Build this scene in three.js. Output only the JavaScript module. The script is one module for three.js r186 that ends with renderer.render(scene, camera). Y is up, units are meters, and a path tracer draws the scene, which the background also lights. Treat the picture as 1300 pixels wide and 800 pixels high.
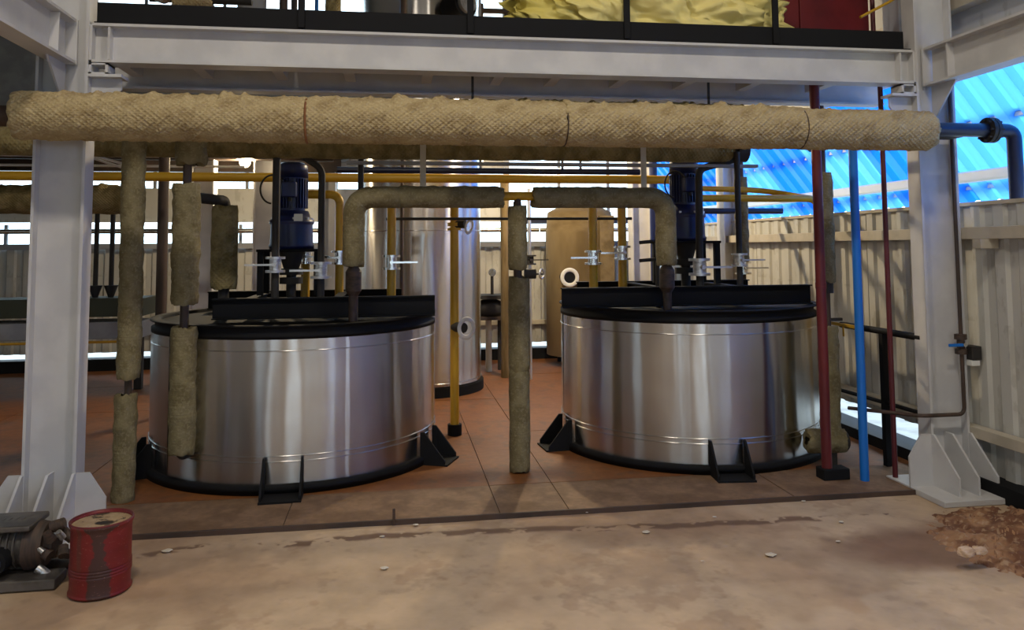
import * as THREE from 'three';
import { mergeGeometries } from 'three/addons/utils/BufferGeometryUtils.js';
import { RoundedBoxGeometry } from 'three/addons/geometries/RoundedBoxGeometry.js';
import { ImprovedNoise } from 'three/addons/math/ImprovedNoise.js';
import { RectAreaLightUniformsLib } from 'three/addons/lights/RectAreaLightUniformsLib.js';

// ---------------------------------------------------------------- camera, sky, exposure
const V = (x, y, z) => new THREE.Vector3(x, y, z);
const scene = new THREE.Scene();
const FOCAL = 1000, CY = 243.97, EYE = 1.6;
const YAW = 0.148931, PITCH = 0.0692673, ROLL = -0.0066866;
const camera = new THREE.PerspectiveCamera(2 * Math.atan(400 / FOCAL) * 180 / Math.PI, 1300 / 800, 0.05, 200);
const FW = V(Math.sin(YAW) * Math.cos(PITCH), Math.sin(PITCH), -Math.cos(YAW) * Math.cos(PITCH));
const R0 = V(Math.cos(YAW), 0, Math.sin(YAW)), U0 = R0.clone().cross(FW);
const RT = R0.clone().multiplyScalar(Math.cos(ROLL)).addScaledVector(U0, Math.sin(ROLL));
const UP = R0.clone().multiplyScalar(-Math.sin(ROLL)).addScaledVector(U0, Math.cos(ROLL));
camera.position.set(0, EYE, 0);
camera.quaternion.setFromRotationMatrix(new THREE.Matrix4().makeBasis(RT, UP, FW.clone().negate()));
camera.setViewOffset(1300, 800, 0, 400 - CY, 1300, 800);
scene.add(camera);

scene.background = new THREE.Color().setRGB(0.68, 0.86, 1.0);
scene.backgroundIntensity = 3.8;

const renderer = new THREE.WebGLRenderer({ antialias: true });
renderer.toneMapping = THREE.LinearToneMapping;
renderer.toneMappingExposure = 1.08;
renderer.shadowMap.enabled = true;
RectAreaLightUniformsLib.init();

// a photo pixel gives a direction; the plane the thing stands in gives its distance
const ray = (px, py) => RT.clone().multiplyScalar((px - 650) / FOCAL).addScaledVector(UP, -(py - CY) / FOCAL).add(FW);
const Z = (px, py, z) => { const d = ray(px, py); return d.multiplyScalar(z / d.z).add(V(0, EYE, 0)); };
const YY = (px, py, y) => { const d = ray(px, py); return d.multiplyScalar((y - EYE) / d.y).add(V(0, EYE, 0)); };
const XX = (px, py, x) => { const d = ray(px, py); return d.multiplyScalar(x / d.x).add(V(0, EYE, 0)); };

// ---------------------------------------------------------------- random, noise, textures
let seed = 12345;
const rnd = () => { seed = (seed * 1664525 + 1013904223) >>> 0; return seed / 4294967296; };
const rr = (a, b) => a + (b - a) * rnd();
const IN = new ImprovedNoise();
const n3 = (x, y, z) => IN.noise(x, y, z);
const f3 = (x, y, z) => n3(x, y, z) * 0.55 + n3(x * 2.1 + 7, y * 2.1, z * 2.1) * 0.3 + n3(x * 4.3, y * 4.3 + 3, z * 4.3) * 0.15;
const hash = (i, j, s) => { let h = (i * 374761393 + j * 668265263 + s * 974634217) | 0; h = Math.imul(h ^ (h >>> 13), 1274126177); return ((h ^ (h >>> 16)) >>> 0) / 4294967296; };
function pn(u, v, p, s) {          // value noise with period p over u, v in 0..1
  const x = u * p, y = v * p, i = Math.floor(x), j = Math.floor(y), a = x - i, b = y - j, A = a * a * (3 - 2 * a), B = b * b * (3 - 2 * b);
  const w = (k) => ((k % p) + p) % p;
  const h = (k, l) => hash(w(k), w(l), s);
  return (h(i, j) * (1 - A) + h(i + 1, j) * A) * (1 - B) + (h(i, j + 1) * (1 - A) + h(i + 1, j + 1) * A) * B;
}
const fb = (u, v, p, s, o = 5) => { let t = 0, a = 0.5, n = 0; for (let k = 0; k < o; k++) { t += a * pn(u, v, p << k, s + k); n += a; a *= 0.55; } return t / n; };
const mixc = (a, b, t) => [a[0] + (b[0] - a[0]) * t, a[1] + (b[1] - a[1]) * t, a[2] + (b[2] - a[2]) * t];
const ss = (a, b, x) => { const t = Math.min(1, Math.max(0, (x - a) / (b - a))); return t * t * (3 - 2 * t); };
const enc = (x) => Math.round(255 * Math.min(1, Math.max(0, x <= 0.0031308 ? 12.92 * x : 1.055 * Math.pow(x, 1 / 2.4) - 0.055)));
function tex(w, h, fn, color = true) {   // fn(u, v) gives linear rgb (color) or one value
  const d = new Uint8Array(w * h * 4);
  for (let j = 0; j < h; j++) for (let i = 0; i < w; i++) {
    const c = fn((i + 0.5) / w, (j + 0.5) / h), k = (j * w + i) * 4;
    if (color) { d[k] = enc(c[0]); d[k + 1] = enc(c[1]); d[k + 2] = enc(c[2]); } else d[k] = d[k + 1] = d[k + 2] = Math.round(255 * Math.min(1, Math.max(0, c)));
    d[k + 3] = 255;
  }
  const t = new THREE.DataTexture(d, w, h);
  t.wrapS = t.wrapT = THREE.RepeatWrapping; t.magFilter = THREE.LinearFilter; t.minFilter = THREE.LinearMipmapLinearFilter; t.generateMipmaps = true;
  if (color) t.colorSpace = THREE.SRGBColorSpace;
  t.needsUpdate = true; return t;
}
const lin = (r, g, b) => new THREE.Color().setRGB(r, g, b);
const M = {};
const std = (o) => new THREE.MeshStandardMaterial(o);
const mottle = (a, b, s, p = 6) => tex(256, 256, (u, v) => mixc(a, b, ss(0.3, 0.7, fb(u, v, p, s))));
const grain = tex(256, 256, (u, v) => fb(u, v, 16, 3), false);
M.grey = std({ map: mottle([0.53, 0.53, 0.54], [0.60, 0.595, 0.595], 11), roughness: 0.55, bumpMap: grain, bumpScale: 0.0006 });
M.greyDark = std({ map: mottle([0.24, 0.25, 0.275], [0.30, 0.31, 0.335], 13), roughness: 0.6 });
M.black = new THREE.MeshPhysicalMaterial({ color: lin(0.008, 0.0085, 0.0105), roughness: 0.75, specularIntensity: 0.4 });
M.soot = std({ color: lin(0.022, 0.02, 0.019), roughness: 0.7 });
M.brownSteel = std({ map: mottle([0.035, 0.025, 0.02], [0.075, 0.045, 0.032], 17), roughness: 0.65 });
M.oily = std({ map: mottle([0.045, 0.04, 0.036], [0.13, 0.115, 0.10], 18, 10), roughness: 0.55, metalness: 0.2 });
M.rust = std({ map: mottle([0.16, 0.06, 0.02], [0.28, 0.12, 0.045], 20), roughness: 0.85 });
M.yellow = std({ map: mottle([0.50, 0.27, 0.012], [0.62, 0.36, 0.02], 19), roughness: 0.42 });
M.blue = std({ color: lin(0.006, 0.16, 0.62), roughness: 0.4 });
M.navy = std({ map: mottle([0.005, 0.011, 0.06], [0.009, 0.018, 0.10], 23), roughness: 0.38 });
M.navyPipe = std({ color: lin(0.006, 0.012, 0.045), roughness: 0.4 });
M.red = std({ map: mottle([0.10, 0.009, 0.013], [0.145, 0.013, 0.016], 29), roughness: 0.5 });
M.darkRed = std({ map: mottle([0.075, 0.008, 0.014], [0.11, 0.013, 0.018], 31), roughness: 0.5 });
M.redPanel = std({ map: mottle([0.13, 0.006, 0.010], [0.17, 0.009, 0.013], 37), roughness: 0.5 });
M.chrome = std({ color: lin(0.75, 0.74, 0.72), roughness: 0.22, metalness: 1 });
M.galv = std({ map: mottle([0.5, 0.5, 0.5], [0.66, 0.66, 0.67], 41, 12), roughness: 0.38, metalness: 0.85 });
M.white = std({ color: lin(0.72, 0.72, 0.68), roughness: 0.5 });
M.silverDuct = std({ color: lin(0.82, 0.80, 0.74), roughness: 0.24, metalness: 1 });
M.beigeBar = std({ color: lin(0.5, 0.46, 0.36), roughness: 0.6 });
const woolMap = tex(512, 512, (u, v) => {
  const t = fb(u, v, 5, 51), g = fb(u, v, 40, 57, 3);
  return mixc(mixc([0.30, 0.222, 0.108], [0.43, 0.338, 0.178], ss(0.25, 0.7, t)), [0.54, 0.44, 0.255], 0.55 * ss(0.45, 0.8, g));
});
const woolBump = tex(512, 512, (u, v) => {
  const a = Math.sin((u * 16 + v * 16) * Math.PI * 2), b = Math.sin((u * 16 - v * 16) * Math.PI * 2);
  return 0.5 * Math.pow(Math.max(0, 0.5 + 0.5 * a), 0.6) * Math.pow(Math.max(0, 0.5 + 0.5 * b), 0.6) + 0.5 * fb(u, v, 40, 61, 4);
}, false);
M.wool = std({ map: woolMap, bumpMap: woolBump, bumpScale: 0.007, roughness: 1 });
const feltBump = tex(512, 512, (u, v) => 0.55 * fb(u, v, 24, 63, 5) + 0.3 * fb(u * 1, v, 6, 64, 3) + 0.15 * pn(u, 0.5, 64, 65), false);
M.felt = std({ map: tex(512, 512, (u, v) => { const t = fb(u, v, 4, 53), g = fb(u, v, 48, 58, 3); return mixc(mixc([0.15, 0.122, 0.058], [0.225, 0.19, 0.10], ss(0.3, 0.7, t)), [0.31, 0.265, 0.155], 0.5 * ss(0.5, 0.8, g)); }), bumpMap: feltBump, bumpScale: 0.010, roughness: 1 });
M.woolOchre = std({ map: tex(256, 256, (u, v) => mixc([0.17, 0.135, 0.055], [0.31, 0.25, 0.115], ss(0.25, 0.75, fb(u, v, 8, 71)))), bumpMap: woolBump, bumpScale: 0.010, roughness: 1 });
M.lagging = std({ map: tex(256, 256, (u, v) => mixc([0.13, 0.09, 0.04], [0.22, 0.16, 0.08], ss(0.25, 0.75, fb(u, v, 8, 75)))), bumpMap: grain, bumpScale: 0.006, roughness: 1 });
// rolled stainless sheet, grain round the tank
const brush = tex(512, 512, (u, v) => 0.55 * pn(u, v * 1, 4, 79) + 0.45 * fb(u, v, 3, 81, 4), false);
M.steel = new THREE.MeshPhysicalMaterial({ map: tex(256, 256, (u, v) => mixc([0.56, 0.545, 0.53], [0.68, 0.665, 0.65], fb(u, v, 4, 83))), metalness: 1, roughness: 0.27, anisotropy: 0.9, anisotropyRotation: Math.PI / 2 });
M.cladWall = std({ map: tex(512, 512, (u, v) => {
  const t = fb(u, v, 4, 91), d = ss(0.62, 0.75, fb(u, v * 0.5, 14, 97)); return mixc(mixc([0.46, 0.455, 0.42], [0.57, 0.565, 0.525], t), [0.34, 0.325, 0.28], 0.5 * d);
}), roughness: 0.55 });
M.girt = std({ map: mottle([0.42, 0.38, 0.3], [0.52, 0.47, 0.38], 103), roughness: 0.6 });
M.bluePale = new THREE.MeshPhysicalMaterial({ color: lin(0.29, 0.62, 1.0), roughness: 0.95, transmission: 1, thickness: 0, ior: 1.4, side: THREE.DoubleSide });
M.blueSheet = new THREE.MeshPhysicalMaterial({ color: lin(0.085, 0.43, 0.90), roughness: 0.95, transmission: 1, thickness: 0, ior: 1.4, side: THREE.DoubleSide });
M.pane = new THREE.MeshPhysicalMaterial({ color: lin(0.95, 0.97, 0.97), roughness: 0.04, transmission: 1, thickness: 0, ior: 1.3, side: THREE.DoubleSide });
M.concrete = std({ map: mottle([0.3, 0.29, 0.27], [0.4, 0.39, 0.36], 107), roughness: 0.9 });
M.tarp = new THREE.MeshPhysicalMaterial({ map: mottle([0.62, 0.52, 0.11], [0.75, 0.66, 0.26], 109, 4), roughness: 0.6, side: THREE.DoubleSide });
M.roof = std({ map: mottle([0.25, 0.25, 0.25], [0.32, 0.32, 0.31], 113), roughness: 0.8 });

// ---------------------------------------------------------------- things and parts
const used = new Map();
const numbered = (n) => { const k = used.get(n) ?? 0; used.set(n, k + 1); return k ? n + '_' + String(k).padStart(3, '0') : n; };
function thing(name, label, category, base = [0, 0, 0], group, kind) {
  const g = new THREE.Group(); g.name = numbered(name); g.position.set(...base); scene.add(g);
  g.userData = { label, category }; if (group) g.userData.group = group; if (kind) g.userData.kind = kind;
  return g;
}
function structure(name, label, base = [0, 0, 0]) { return thing(name, label, name.split('_')[0], base, null, 'structure'); }
const wp = new THREE.Vector3();
function part(parent, name, geo, mat, label) {     // geometry comes in world coordinates
  if (Array.isArray(geo)) geo = mergeGeometries(geo.map((g) => { const n = g.index ? g.toNonIndexed() : g; for (const k of Object.keys(n.attributes)) if (!['position', 'normal', 'uv'].includes(k)) n.deleteAttribute(k); return n; }));
  let o = parent; wp.set(0, 0, 0); while (o && o !== scene) { wp.add(o.position); o = o.parent; }
  geo.translate(-wp.x, -wp.y, -wp.z);
  const m = new THREE.Mesh(geo, mat); m.name = name; m.castShadow = m.receiveShadow = true;
  if (label) m.userData.label = label;
  parent.add(m); return m;
}
function uvBox(geo, s = 1) {     // uv in metres from the face's main direction
  const g = geo.index ? geo.toNonIndexed() : geo, p = g.attributes.position, uv = new Float32Array(p.count * 2);
  const a = V(), b = V(), c = V(), n = V();
  for (let i = 0; i < p.count; i += 3) {
    a.fromBufferAttribute(p, i); b.fromBufferAttribute(p, i + 1); c.fromBufferAttribute(p, i + 2);
    n.copy(b).sub(a).cross(c.clone().sub(a)); const x = Math.abs(n.x), y = Math.abs(n.y), z = Math.abs(n.z);
    [a, b, c].forEach((q, k) => { const [u, v] = x >= y && x >= z ? [q.z, q.y] : y >= z ? [q.x, q.z] : [q.x, q.y]; uv[(i + k) * 2] = u * s; uv[(i + k) * 2 + 1] = v * s; });
  }
  g.setAttribute('uv', new THREE.BufferAttribute(uv, 2)); return g;
}
const box = (x0, y0, z0, x1, y1, z1, r = 0) => {
  const w = Math.abs(x1 - x0), h = Math.abs(y1 - y0), d = Math.abs(z1 - z0);
  const g = r ? new RoundedBoxGeometry(w, h, d, 2, Math.min(r, w / 2.1, h / 2.1, d / 2.1)) : new THREE.BoxGeometry(w, h, d);
  g.translate((x0 + x1) / 2, (y0 + y1) / 2, (z0 + z1) / 2); return uvBox(g);
};
const cyl = (a, b, r, r2 = r, n = 20) => {
  const d = b.clone().sub(a), L = d.length(), g = new THREE.CylinderGeometry(r2, r, L, n, 1);
  g.applyQuaternion(new THREE.Quaternion().setFromUnitVectors(V(0, 1, 0), d.normalize())); g.translate((a.x + b.x) / 2, (a.y + b.y) / 2, (a.z + b.z) / 2); return g;
};
function path(pts, bend = 0.08) {   // straight runs with rounded corners
  const c = new THREE.CurvePath(); let from = pts[0];
  for (let i = 1; i < pts.length; i++) {
    if (i === pts.length - 1) { c.add(new THREE.LineCurve3(from, pts[i])); break; }
    const u = pts[i - 1].clone().sub(pts[i]), w = pts[i + 1].clone().sub(pts[i]), r = Math.min(bend, u.length() * 0.45, w.length() * 0.45);
    const p = pts[i].clone().addScaledVector(u.normalize(), r), q = pts[i].clone().addScaledVector(w.normalize(), r);
    c.add(new THREE.LineCurve3(from, p)); c.add(new THREE.QuadraticBezierCurve3(p, pts[i], q)); from = q;
  }
  return c;
}
function tube(pts, r, bend = 0.08, n = 14) {
  if (pts.length === 2) return cyl(pts[0], pts[1], r, r, n);
  const c = path(pts, bend), L = c.getLength(), out = [];
  for (const k of c.curves) {
    const g = new THREE.TubeGeometry(k, k.isLineCurve3 ? 1 : 8, r, n); out.push(g.toNonIndexed());
  }
  const a = pts[0], b = pts[pts.length - 1];
  out.push(cyl(a, a.clone().addScaledVector(pts[1].clone().sub(a).normalize(), 0.002), r, r, n).toNonIndexed(), cyl(b.clone().addScaledVector(pts[pts.length - 2].clone().sub(b).normalize(), 0.002), b, r, r, n).toNonIndexed());
  return mergeGeometries(out);
}
// mineral wool wrapped round a run: lumpy, frayed at its ends
function wool(pts, r, o = {}) {
  const { bend = 0.25, lump = 0.12, step = 0.03, n = 32, top = 0, quilt = 0, sd = 0, hole = 0.45 } = o;
  const c = pts.length > 2 ? path(pts, bend) : new THREE.LineCurve3(pts[0], pts[1]);
  const L = c.getLength(), N = Math.max(4, Math.ceil(L / step)), fr = c.computeFrenetFrames(N, false), P = c.getSpacedPoints(N);
  // keep a steady frame: side vector level where possible
  const pos = [], uv = [], idx = [], side = V(), upv = V();
  let prev = null;
  const rows = [[0, hole], [0, 0.8], ...Array.from({ length: N + 1 }, (_, i) => [i, 1]), [N, 0.8], [N, hole]];
  rows.forEach(([i, k], row) => {
    const t = fr.tangents[Math.min(i, N)];
    if (!prev) { side.set(0, 0, 1); if (Math.abs(t.z) > 0.9) side.set(1, 0, 0); } else side.copy(prev);
    side.addScaledVector(t, -side.dot(t)).normalize(); prev = side.clone(); upv.copy(t).cross(side);
    for (let j = 0; j <= n; j++) {
      const a = (j / n) * Math.PI * 2, dx = side.clone().multiplyScalar(Math.cos(a)).addScaledVector(upv, Math.sin(a)), s = (i / N) * L, aj = (j % n) / n * Math.PI * 2;
      const q = P[i].clone().addScaledVector(dx, r);
      let d = lump * (0.8 * f3(q.x * 5 + sd, q.y * 5, q.z * 5) + 0.55 * n3(q.x * 17, q.y * 17 + sd, q.z * 17) + 0.3 * n3(q.x * 46, q.y * 46, q.z * 46 + sd));
      if (top) d += top * Math.pow(Math.max(0, dx.y), 3) * (0.35 + Math.max(0, 1.4 * n3(q.x * 9 + sd, 3.1, 0) + n3(q.x * 27, 9.2 + sd, 0)));
      if (quilt) d += quilt * Math.pow(Math.abs(Math.sin((s + aj * r) * Math.PI / 0.043) * Math.sin((s - aj * r) * Math.PI / 0.043)), 0.7);
      const edge = row < 2 || row > rows.length - 3 ? 1 : 0;
      const e = edge ? 0 : (i === 0 || i === N ? -0.05 : 0);
      const rad = r * (1 + d + e) * k;
      const out = P[i].clone().addScaledVector(dx, rad).addScaledVector(t, (i === 0 ? -1 : i === N ? 1 : 0) * (0.01 + 0.02 * n3(aj * 2 + sd, i, 1.7)));
      pos.push(out.x, out.y, out.z); uv.push(s / 0.5, (j / n) * Math.round(Math.max(1, (r * 6.28) / 0.5)));
    }
  });
  const w = n + 1;
  for (let i = 0; i < rows.length - 1; i++) for (let j = 0; j < n; j++) { const a = i * w + j, b = a + w; idx.push(a, b, a + 1, b, b + 1, a + 1); }
  const g = new THREE.BufferGeometry(); g.setAttribute('position', new THREE.Float32BufferAttribute(pos, 3)); g.setAttribute('uv', new THREE.Float32BufferAttribute(uv, 2)); g.setIndex(idx); g.computeVertexNormals();
  const nm = g.attributes.normal; for (let i = 0; i < rows.length; i++) { const a = i * w, b = a + n; const x = nm.getX(a) + nm.getX(b), y = nm.getY(a) + nm.getY(b), z = nm.getZ(a) + nm.getZ(b), l = Math.hypot(x, y, z) || 1; nm.setXYZ(a, x / l, y / l, z / l); nm.setXYZ(b, x / l, y / l, z / l); }
  return g;
}
function ibeam(axis, L, h, b, tf = 0.014, tw = 0.010) {
  const s = new THREE.Shape(); const H = h / 2, B = b / 2, T = tw / 2;
  [[-H, -B], [-H + tf, -B], [-H + tf, -T], [H - tf, -T], [H - tf, -B], [H, -B], [H, B], [H - tf, B], [H - tf, T], [-H + tf, T], [-H + tf, B], [-H, B]].forEach(([x, y], i) => i ? s.lineTo(x, y) : s.moveTo(x, y));
  const g = new THREE.ExtrudeGeometry(s, { depth: L, bevelEnabled: false }); g.translate(0, 0, -L / 2);
  const m = new THREE.Matrix4();
  if (axis === 'y') m.makeBasis(V(1, 0, 0), V(0, 0, -1), V(0, 1, 0)); else if (axis === 'x') m.makeBasis(V(0, 1, 0), V(0, 0, 1), V(1, 0, 0)); else m.makeBasis(V(0, 1, 0), V(-1, 0, 0), V(0, 0, 1));
  g.applyMatrix4(m); return g;
}
const at = (g, x, y, z) => { g.translate(x, y, z); return uvBox(g); };
function plate(pts, t, dir) {   // flat polygon of [u, v]; dir 'x': u = z, v = y; dir 'z': u = x, v = y; dir 'y': u = x, v = z
  const s = new THREE.Shape(pts.map(([u, v]) => new THREE.Vector2(u, v))), g = new THREE.ExtrudeGeometry(s, { depth: t, bevelEnabled: false }); g.translate(0, 0, -t / 2);
  const m = new THREE.Matrix4();
  if (dir === 'x') m.makeBasis(V(0, 0, 1), V(0, 1, 0), V(-1, 0, 0)); else if (dir === 'y') m.makeBasis(V(1, 0, 0), V(0, 0, 1), V(0, -1, 0)); 
  g.applyMatrix4(m); return g;
}
// trapezoid-profiled sheet: rib runs along y, profile along u (x or z), width w
function corrugated(w, h, pitch = 0.2, depth = 0.028, t = 0.004) {
  const pts = []; const n = Math.max(1, Math.round(w / pitch)), p = w / n;
  for (let i = 0; i < n; i++) pts.push([i * p, 0], [i * p + p * 0.42, 0], [i * p + p * 0.54, depth], [i * p + p * 0.88, depth]);
  pts.push([w, 0]);
  const s = new THREE.Shape(); pts.forEach(([x, y], i) => i ? s.lineTo(x, y) : s.moveTo(x, y)); for (let i = pts.length - 1; i >= 0; i--) s.lineTo(pts[i][0], pts[i][1] + t);
  const g = new THREE.ExtrudeGeometry(s, { depth: h, bevelEnabled: false });  // x = along, y = depth, z = up
  g.translate(-w / 2, 0, 0); g.rotateX(-Math.PI / 2); return g;            // up = +y, depth = -z
}

// ---------------------------------------------------------------- the setting
const SLAB = 0.018, KZ = -4.74, BACK = -11.2, WALLX = 3.85, LEFTX = -8, FRONTZ = 8, ROOF = 6.2;
{
  const floorMap = tex(2048, 1024, (u, v) => {          // covers 8 m (x) by 4 m (z), v = 0 at the kerb
    const x = -4.15 + u * 8, d = v * 4;
    const t = fb(u, v * 0.5, 6, 201), f = fb(u, v * 0.5, 64, 207, 4), w = fb(u, v * 0.5, 12, 211);
    let c = mixc([0.385, 0.262, 0.166], [0.535, 0.402, 0.27], ss(0.32, 0.62, t * 0.6 + w * 0.4));
    const band = 0.06 + 0.26 * fb(u, 0.31, 10, 213) + ss(1.2, 3.2, x) * 0.16;      // trodden red soil along the kerb
    const soil = fb(u, v * 0.5, 22, 239, 5), crumb = fb(u, v * 0.5, 120, 241, 3);      // red soil: scattered crumbs and one swept line of soil
    c = mixc(c, [0.33, 0.21, 0.13], 0.4 * ss(0.58, 0.7, soil + 0.35 * (crumb - 0.5)));
    const drift = d - band - 0.10 * (fb(u, 0.7, 26, 243, 4) - 0.5);
    c = mixc(c, [0.15, 0.083, 0.052], 0.9 * ss(0.44, 0.52, soil + 0.5 * (crumb - 0.5)) * (1 - ss(0.02, 0.06, Math.abs(drift))));
    const e = Math.hypot((x - 3.35) / 1.1, (d - 0.85) / 0.42); c = mixc(c, [0.18, 0.088, 0.053], 0.75 * (1 - ss(0.7, 1.1, e + 0.5 * (w - 0.5))));
    const puddle = ss(0.60, 0.63, fb(u, v * 0.5, 5, 219)); c = mixc(c, [0.57, 0.45, 0.325], 0.5 * puddle * ss(0.3, 0.5, d));
    c = mixc(c, [0.24, 0.165, 0.115], 0.32 * ss(0.6, 0.85, fb(u, v * 0.5, 90, 223, 4)));
    const k = 0.78 + 0.44 * f; return [c[0] * k, c[1] * k, c[2] * k];
  });
  const fl = structure('floor', 'dusty beige concrete floor in front of the steel kerb');
  const W = 12.4, D = FRONTZ - KZ, g = new THREE.PlaneGeometry(W, D, 160, 160); g.rotateX(-Math.PI / 2); g.translate((LEFTX + WALLX + 0.55) / 2, 0, (FRONTZ + KZ) / 2);
  const p = g.attributes.position, uv = g.attributes.uv;
  for (let i = 0; i < p.count; i++) {
    const x = p.getX(i), z = p.getZ(i); uv.setXY(i, (x + 4.15) / 8, (z - KZ) / 4);
    p.setY(i, -0.006 + 0.008 * f3(x * 1.3, 0, z * 1.3));
  }
  g.computeVertexNormals();
  part(fl, 'concrete_screed', g, std({ map: floorMap, roughness: 0.85, bumpMap: tex(1024, 1024, (u, v) => 0.6 * fb(u, v, 24, 227, 6) + 0.4 * fb(u, v, 6, 229, 3), false), bumpScale: 0.012 }));
  part(fl, 'subfloor', box(LEFTX, -0.3, KZ, WALLX + 0.3, -0.05, FRONTZ), M.concrete);
  // red-brown plated floor under the tanks
  const slab = structure('floor', 'red-brown plated floor under the tanks');
  part(slab, 'base_slab', box(LEFTX, -0.3, BACK - 0.1, WALLX + 0.3, SLAB - 0.012, KZ - 0.02), M.concrete);
  const pm = [0, 1, 2].map((k) => std({ map: tex(512, 512, (u, v) => {
    const t = fb(u, v, 5, 301 + k * 7), s = fb(u, v, 30, 311 + k, 4), d = ss(0.55, 0.75, fb(u, v, 9, 317 + k));
    const c = mixc(mixc([0.165, 0.056, 0.012], [0.225, 0.082, 0.019], t), [0.11, 0.055, 0.026], 0.5 * d); const q = 0.8 + 0.4 * s; return [c[0] * q, c[1] * q, c[2] * q];
  }), roughness: 0.62, bumpMap: grain, bumpScale: 0.002 }));
  const dusty = std({ map: tex(512, 512, (u, v) => { const t = fb(u, v, 6, 331), q = 0.8 + 0.4 * fb(u, v, 40, 337, 4), c = mixc([0.15, 0.085, 0.045], [0.235, 0.145, 0.085], ss(0.3, 0.7, t)); return [c[0] * q, c[1] * q, c[2] * q]; }), roughness: 0.75, bumpMap: grain, bumpScale: 0.002 });
  const xs = [LEFTX, -5.2, -3.6, -2.1, -0.62, 0.63, 1.05, 2.5, WALLX], zs = [KZ - 0.015, -5.32, -6.8, -8.3, -9.8, BACK];
  let n = 0;
  for (let i = 0; i < xs.length - 1; i++) for (let j = 0; j < zs.length - 1; j++) part(slab, 'floor_plate', box(xs[i] + 0.003, SLAB - 0.014, zs[j + 1] + 0.003, xs[i + 1] - 0.003, SLAB + (n % 3) * 0.0008, zs[j] - 0.003), j ? pm[n++ % 3] : (n++, dusty));
  const kerb = structure('trim_1', 'rusty steel angle kerb along the edge of the tank floor');
  part(kerb, 'kerb_angle', [box(-1.62, -0.02, KZ - 0.012, 3.34, SLAB + 0.006, KZ, 0.003), box(-1.62, SLAB - 0.004, KZ - 0.016, 3.34, SLAB + 0.006, KZ - 0.005, 0.003), box(LEFTX, -0.02, KZ - 0.012, -2.15, SLAB + 0.006, KZ)], M.brownSteel);
  const pinAt = YY(500, 662, 0.03); part(kerb, 'kerb_pin', box(pinAt.x - 0.008, 0, KZ, pinAt.x + 0.008, 0.09, KZ + 0.016, 0.003), M.brownSteel);
  const ground = structure('ground', 'bare ground outside the building');
  part(ground, 'ground_surface', box(-45, -0.5, -45, 45, -0.32, 45), M.concrete);
}
// right wall: profiled sheets on girts, plinth, daylight gap at its foot
const WT = 1.86;
{
  const w = structure('wall_right', 'low profiled-sheet wall with girts behind the coloured pipes');
  let z = FRONTZ; const shgeo = corrugated(1.0, WT - 0.26, 0.2, 0.018), shlow = corrugated(1.0, WT - 0.08, 0.2, 0.018); shgeo.rotateY(-Math.PI / 2); shlow.rotateY(-Math.PI / 2);
  for (let k = 0; z > BACK + 0.2; k++, z -= 1.0) {
    if (z === 2) continue;               // side doorway
    const low = z > -4.5, g = uvBox((low ? shlow : shgeo).clone()), len = Math.min(1, z - BACK);
    g.scale(1, 1, len); g.translate(WALLX + (k % 2) * 0.004, low ? 0.08 : 0.26, z - len / 2); part(w, 'cladding_sheet', g, M.cladWall);
  }
  for (const [y0, y1] of [[0.33, 0.40], [1.50 + 0.13, 1.50 + 0.21]]) part(w, 'girt', box(WALLX - 0.085, y0, BACK, WALLX - 0.005, y1, 0.98, 0.004), M.girt);
  part(w, 'girt_cleat', box(WALLX - 0.14, 1.57, -4.62, WALLX - 0.01, 1.63, -4.55), M.girt);
  part(w, 'plinth', box(WALLX - 0.12, -0.25, BACK, WALLX + 0.12, 0.10, 0.98), M.black);
  part(w, 'top_capping', box(WALLX - 0.01, WT - 0.005, BACK, WALLX + 0.05, WT + 0.02, 0.98), M.girt);
  const u = structure('wall_right_upper', 'upper side wall above the blue canopy');
  part(u, 'wall_panel', box(WALLX + 0.08, 2.88, BACK, WALLX + 0.16, ROOF, FRONTZ), M.cladWall);
  part(u, 'rail', box(WALLX - 0.02, 3.22, BACK, WALLX + 0.08, 3.32, FRONTZ, 0.004), M.girt);
}
{ // blue translucent canopy outside
  const c = structure('roof_canopy', 'steep canopy of translucent blue profiled sheets outside the right wall');
  const a = V(4.0, 3.12, 0), b = V(4.93, 1.94, 0), L = a.distanceTo(b), ang = Math.atan2(a.y - b.y, b.x - a.x);
  const base = corrugated(1.0, L, 0.25, 0.05, 0.003); base.rotateY(-Math.PI / 2);      // along z, up y, depth +x
  base.rotateZ(Math.PI / 2 - ang);                                                    // lean so that the top comes inward
  for (let k = 0, z = 6; z > -12.5; k++, z -= 1) { const g = base.clone(); g.translate(b.x + (k % 2) * 0.004, b.y, z - 0.5); part(c, 'canopy_sheet', g, [8, 10, 11, 13, 15].includes(k) ? M.bluePale : M.blueSheet); }
  for (const t of [0.12, 0.52]) { const p = a.clone().lerp(b, 1 - t); part(c, 'purlin', box(p.x + 0.06, p.y - 0.02, -12.5, p.x + 0.1, p.y + 0.04, 6), M.white); }
  part(c, 'gutter', box(4.62, 2.10, -12.5, 4.72, 2.19, 6, 0.02), M.white);
  for (let z = -12; z < 6; z += 3) part(c, 'post', box(5.1, -0.3, z, 5.16, 2.0, z + 0.06), M.white);
}
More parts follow.
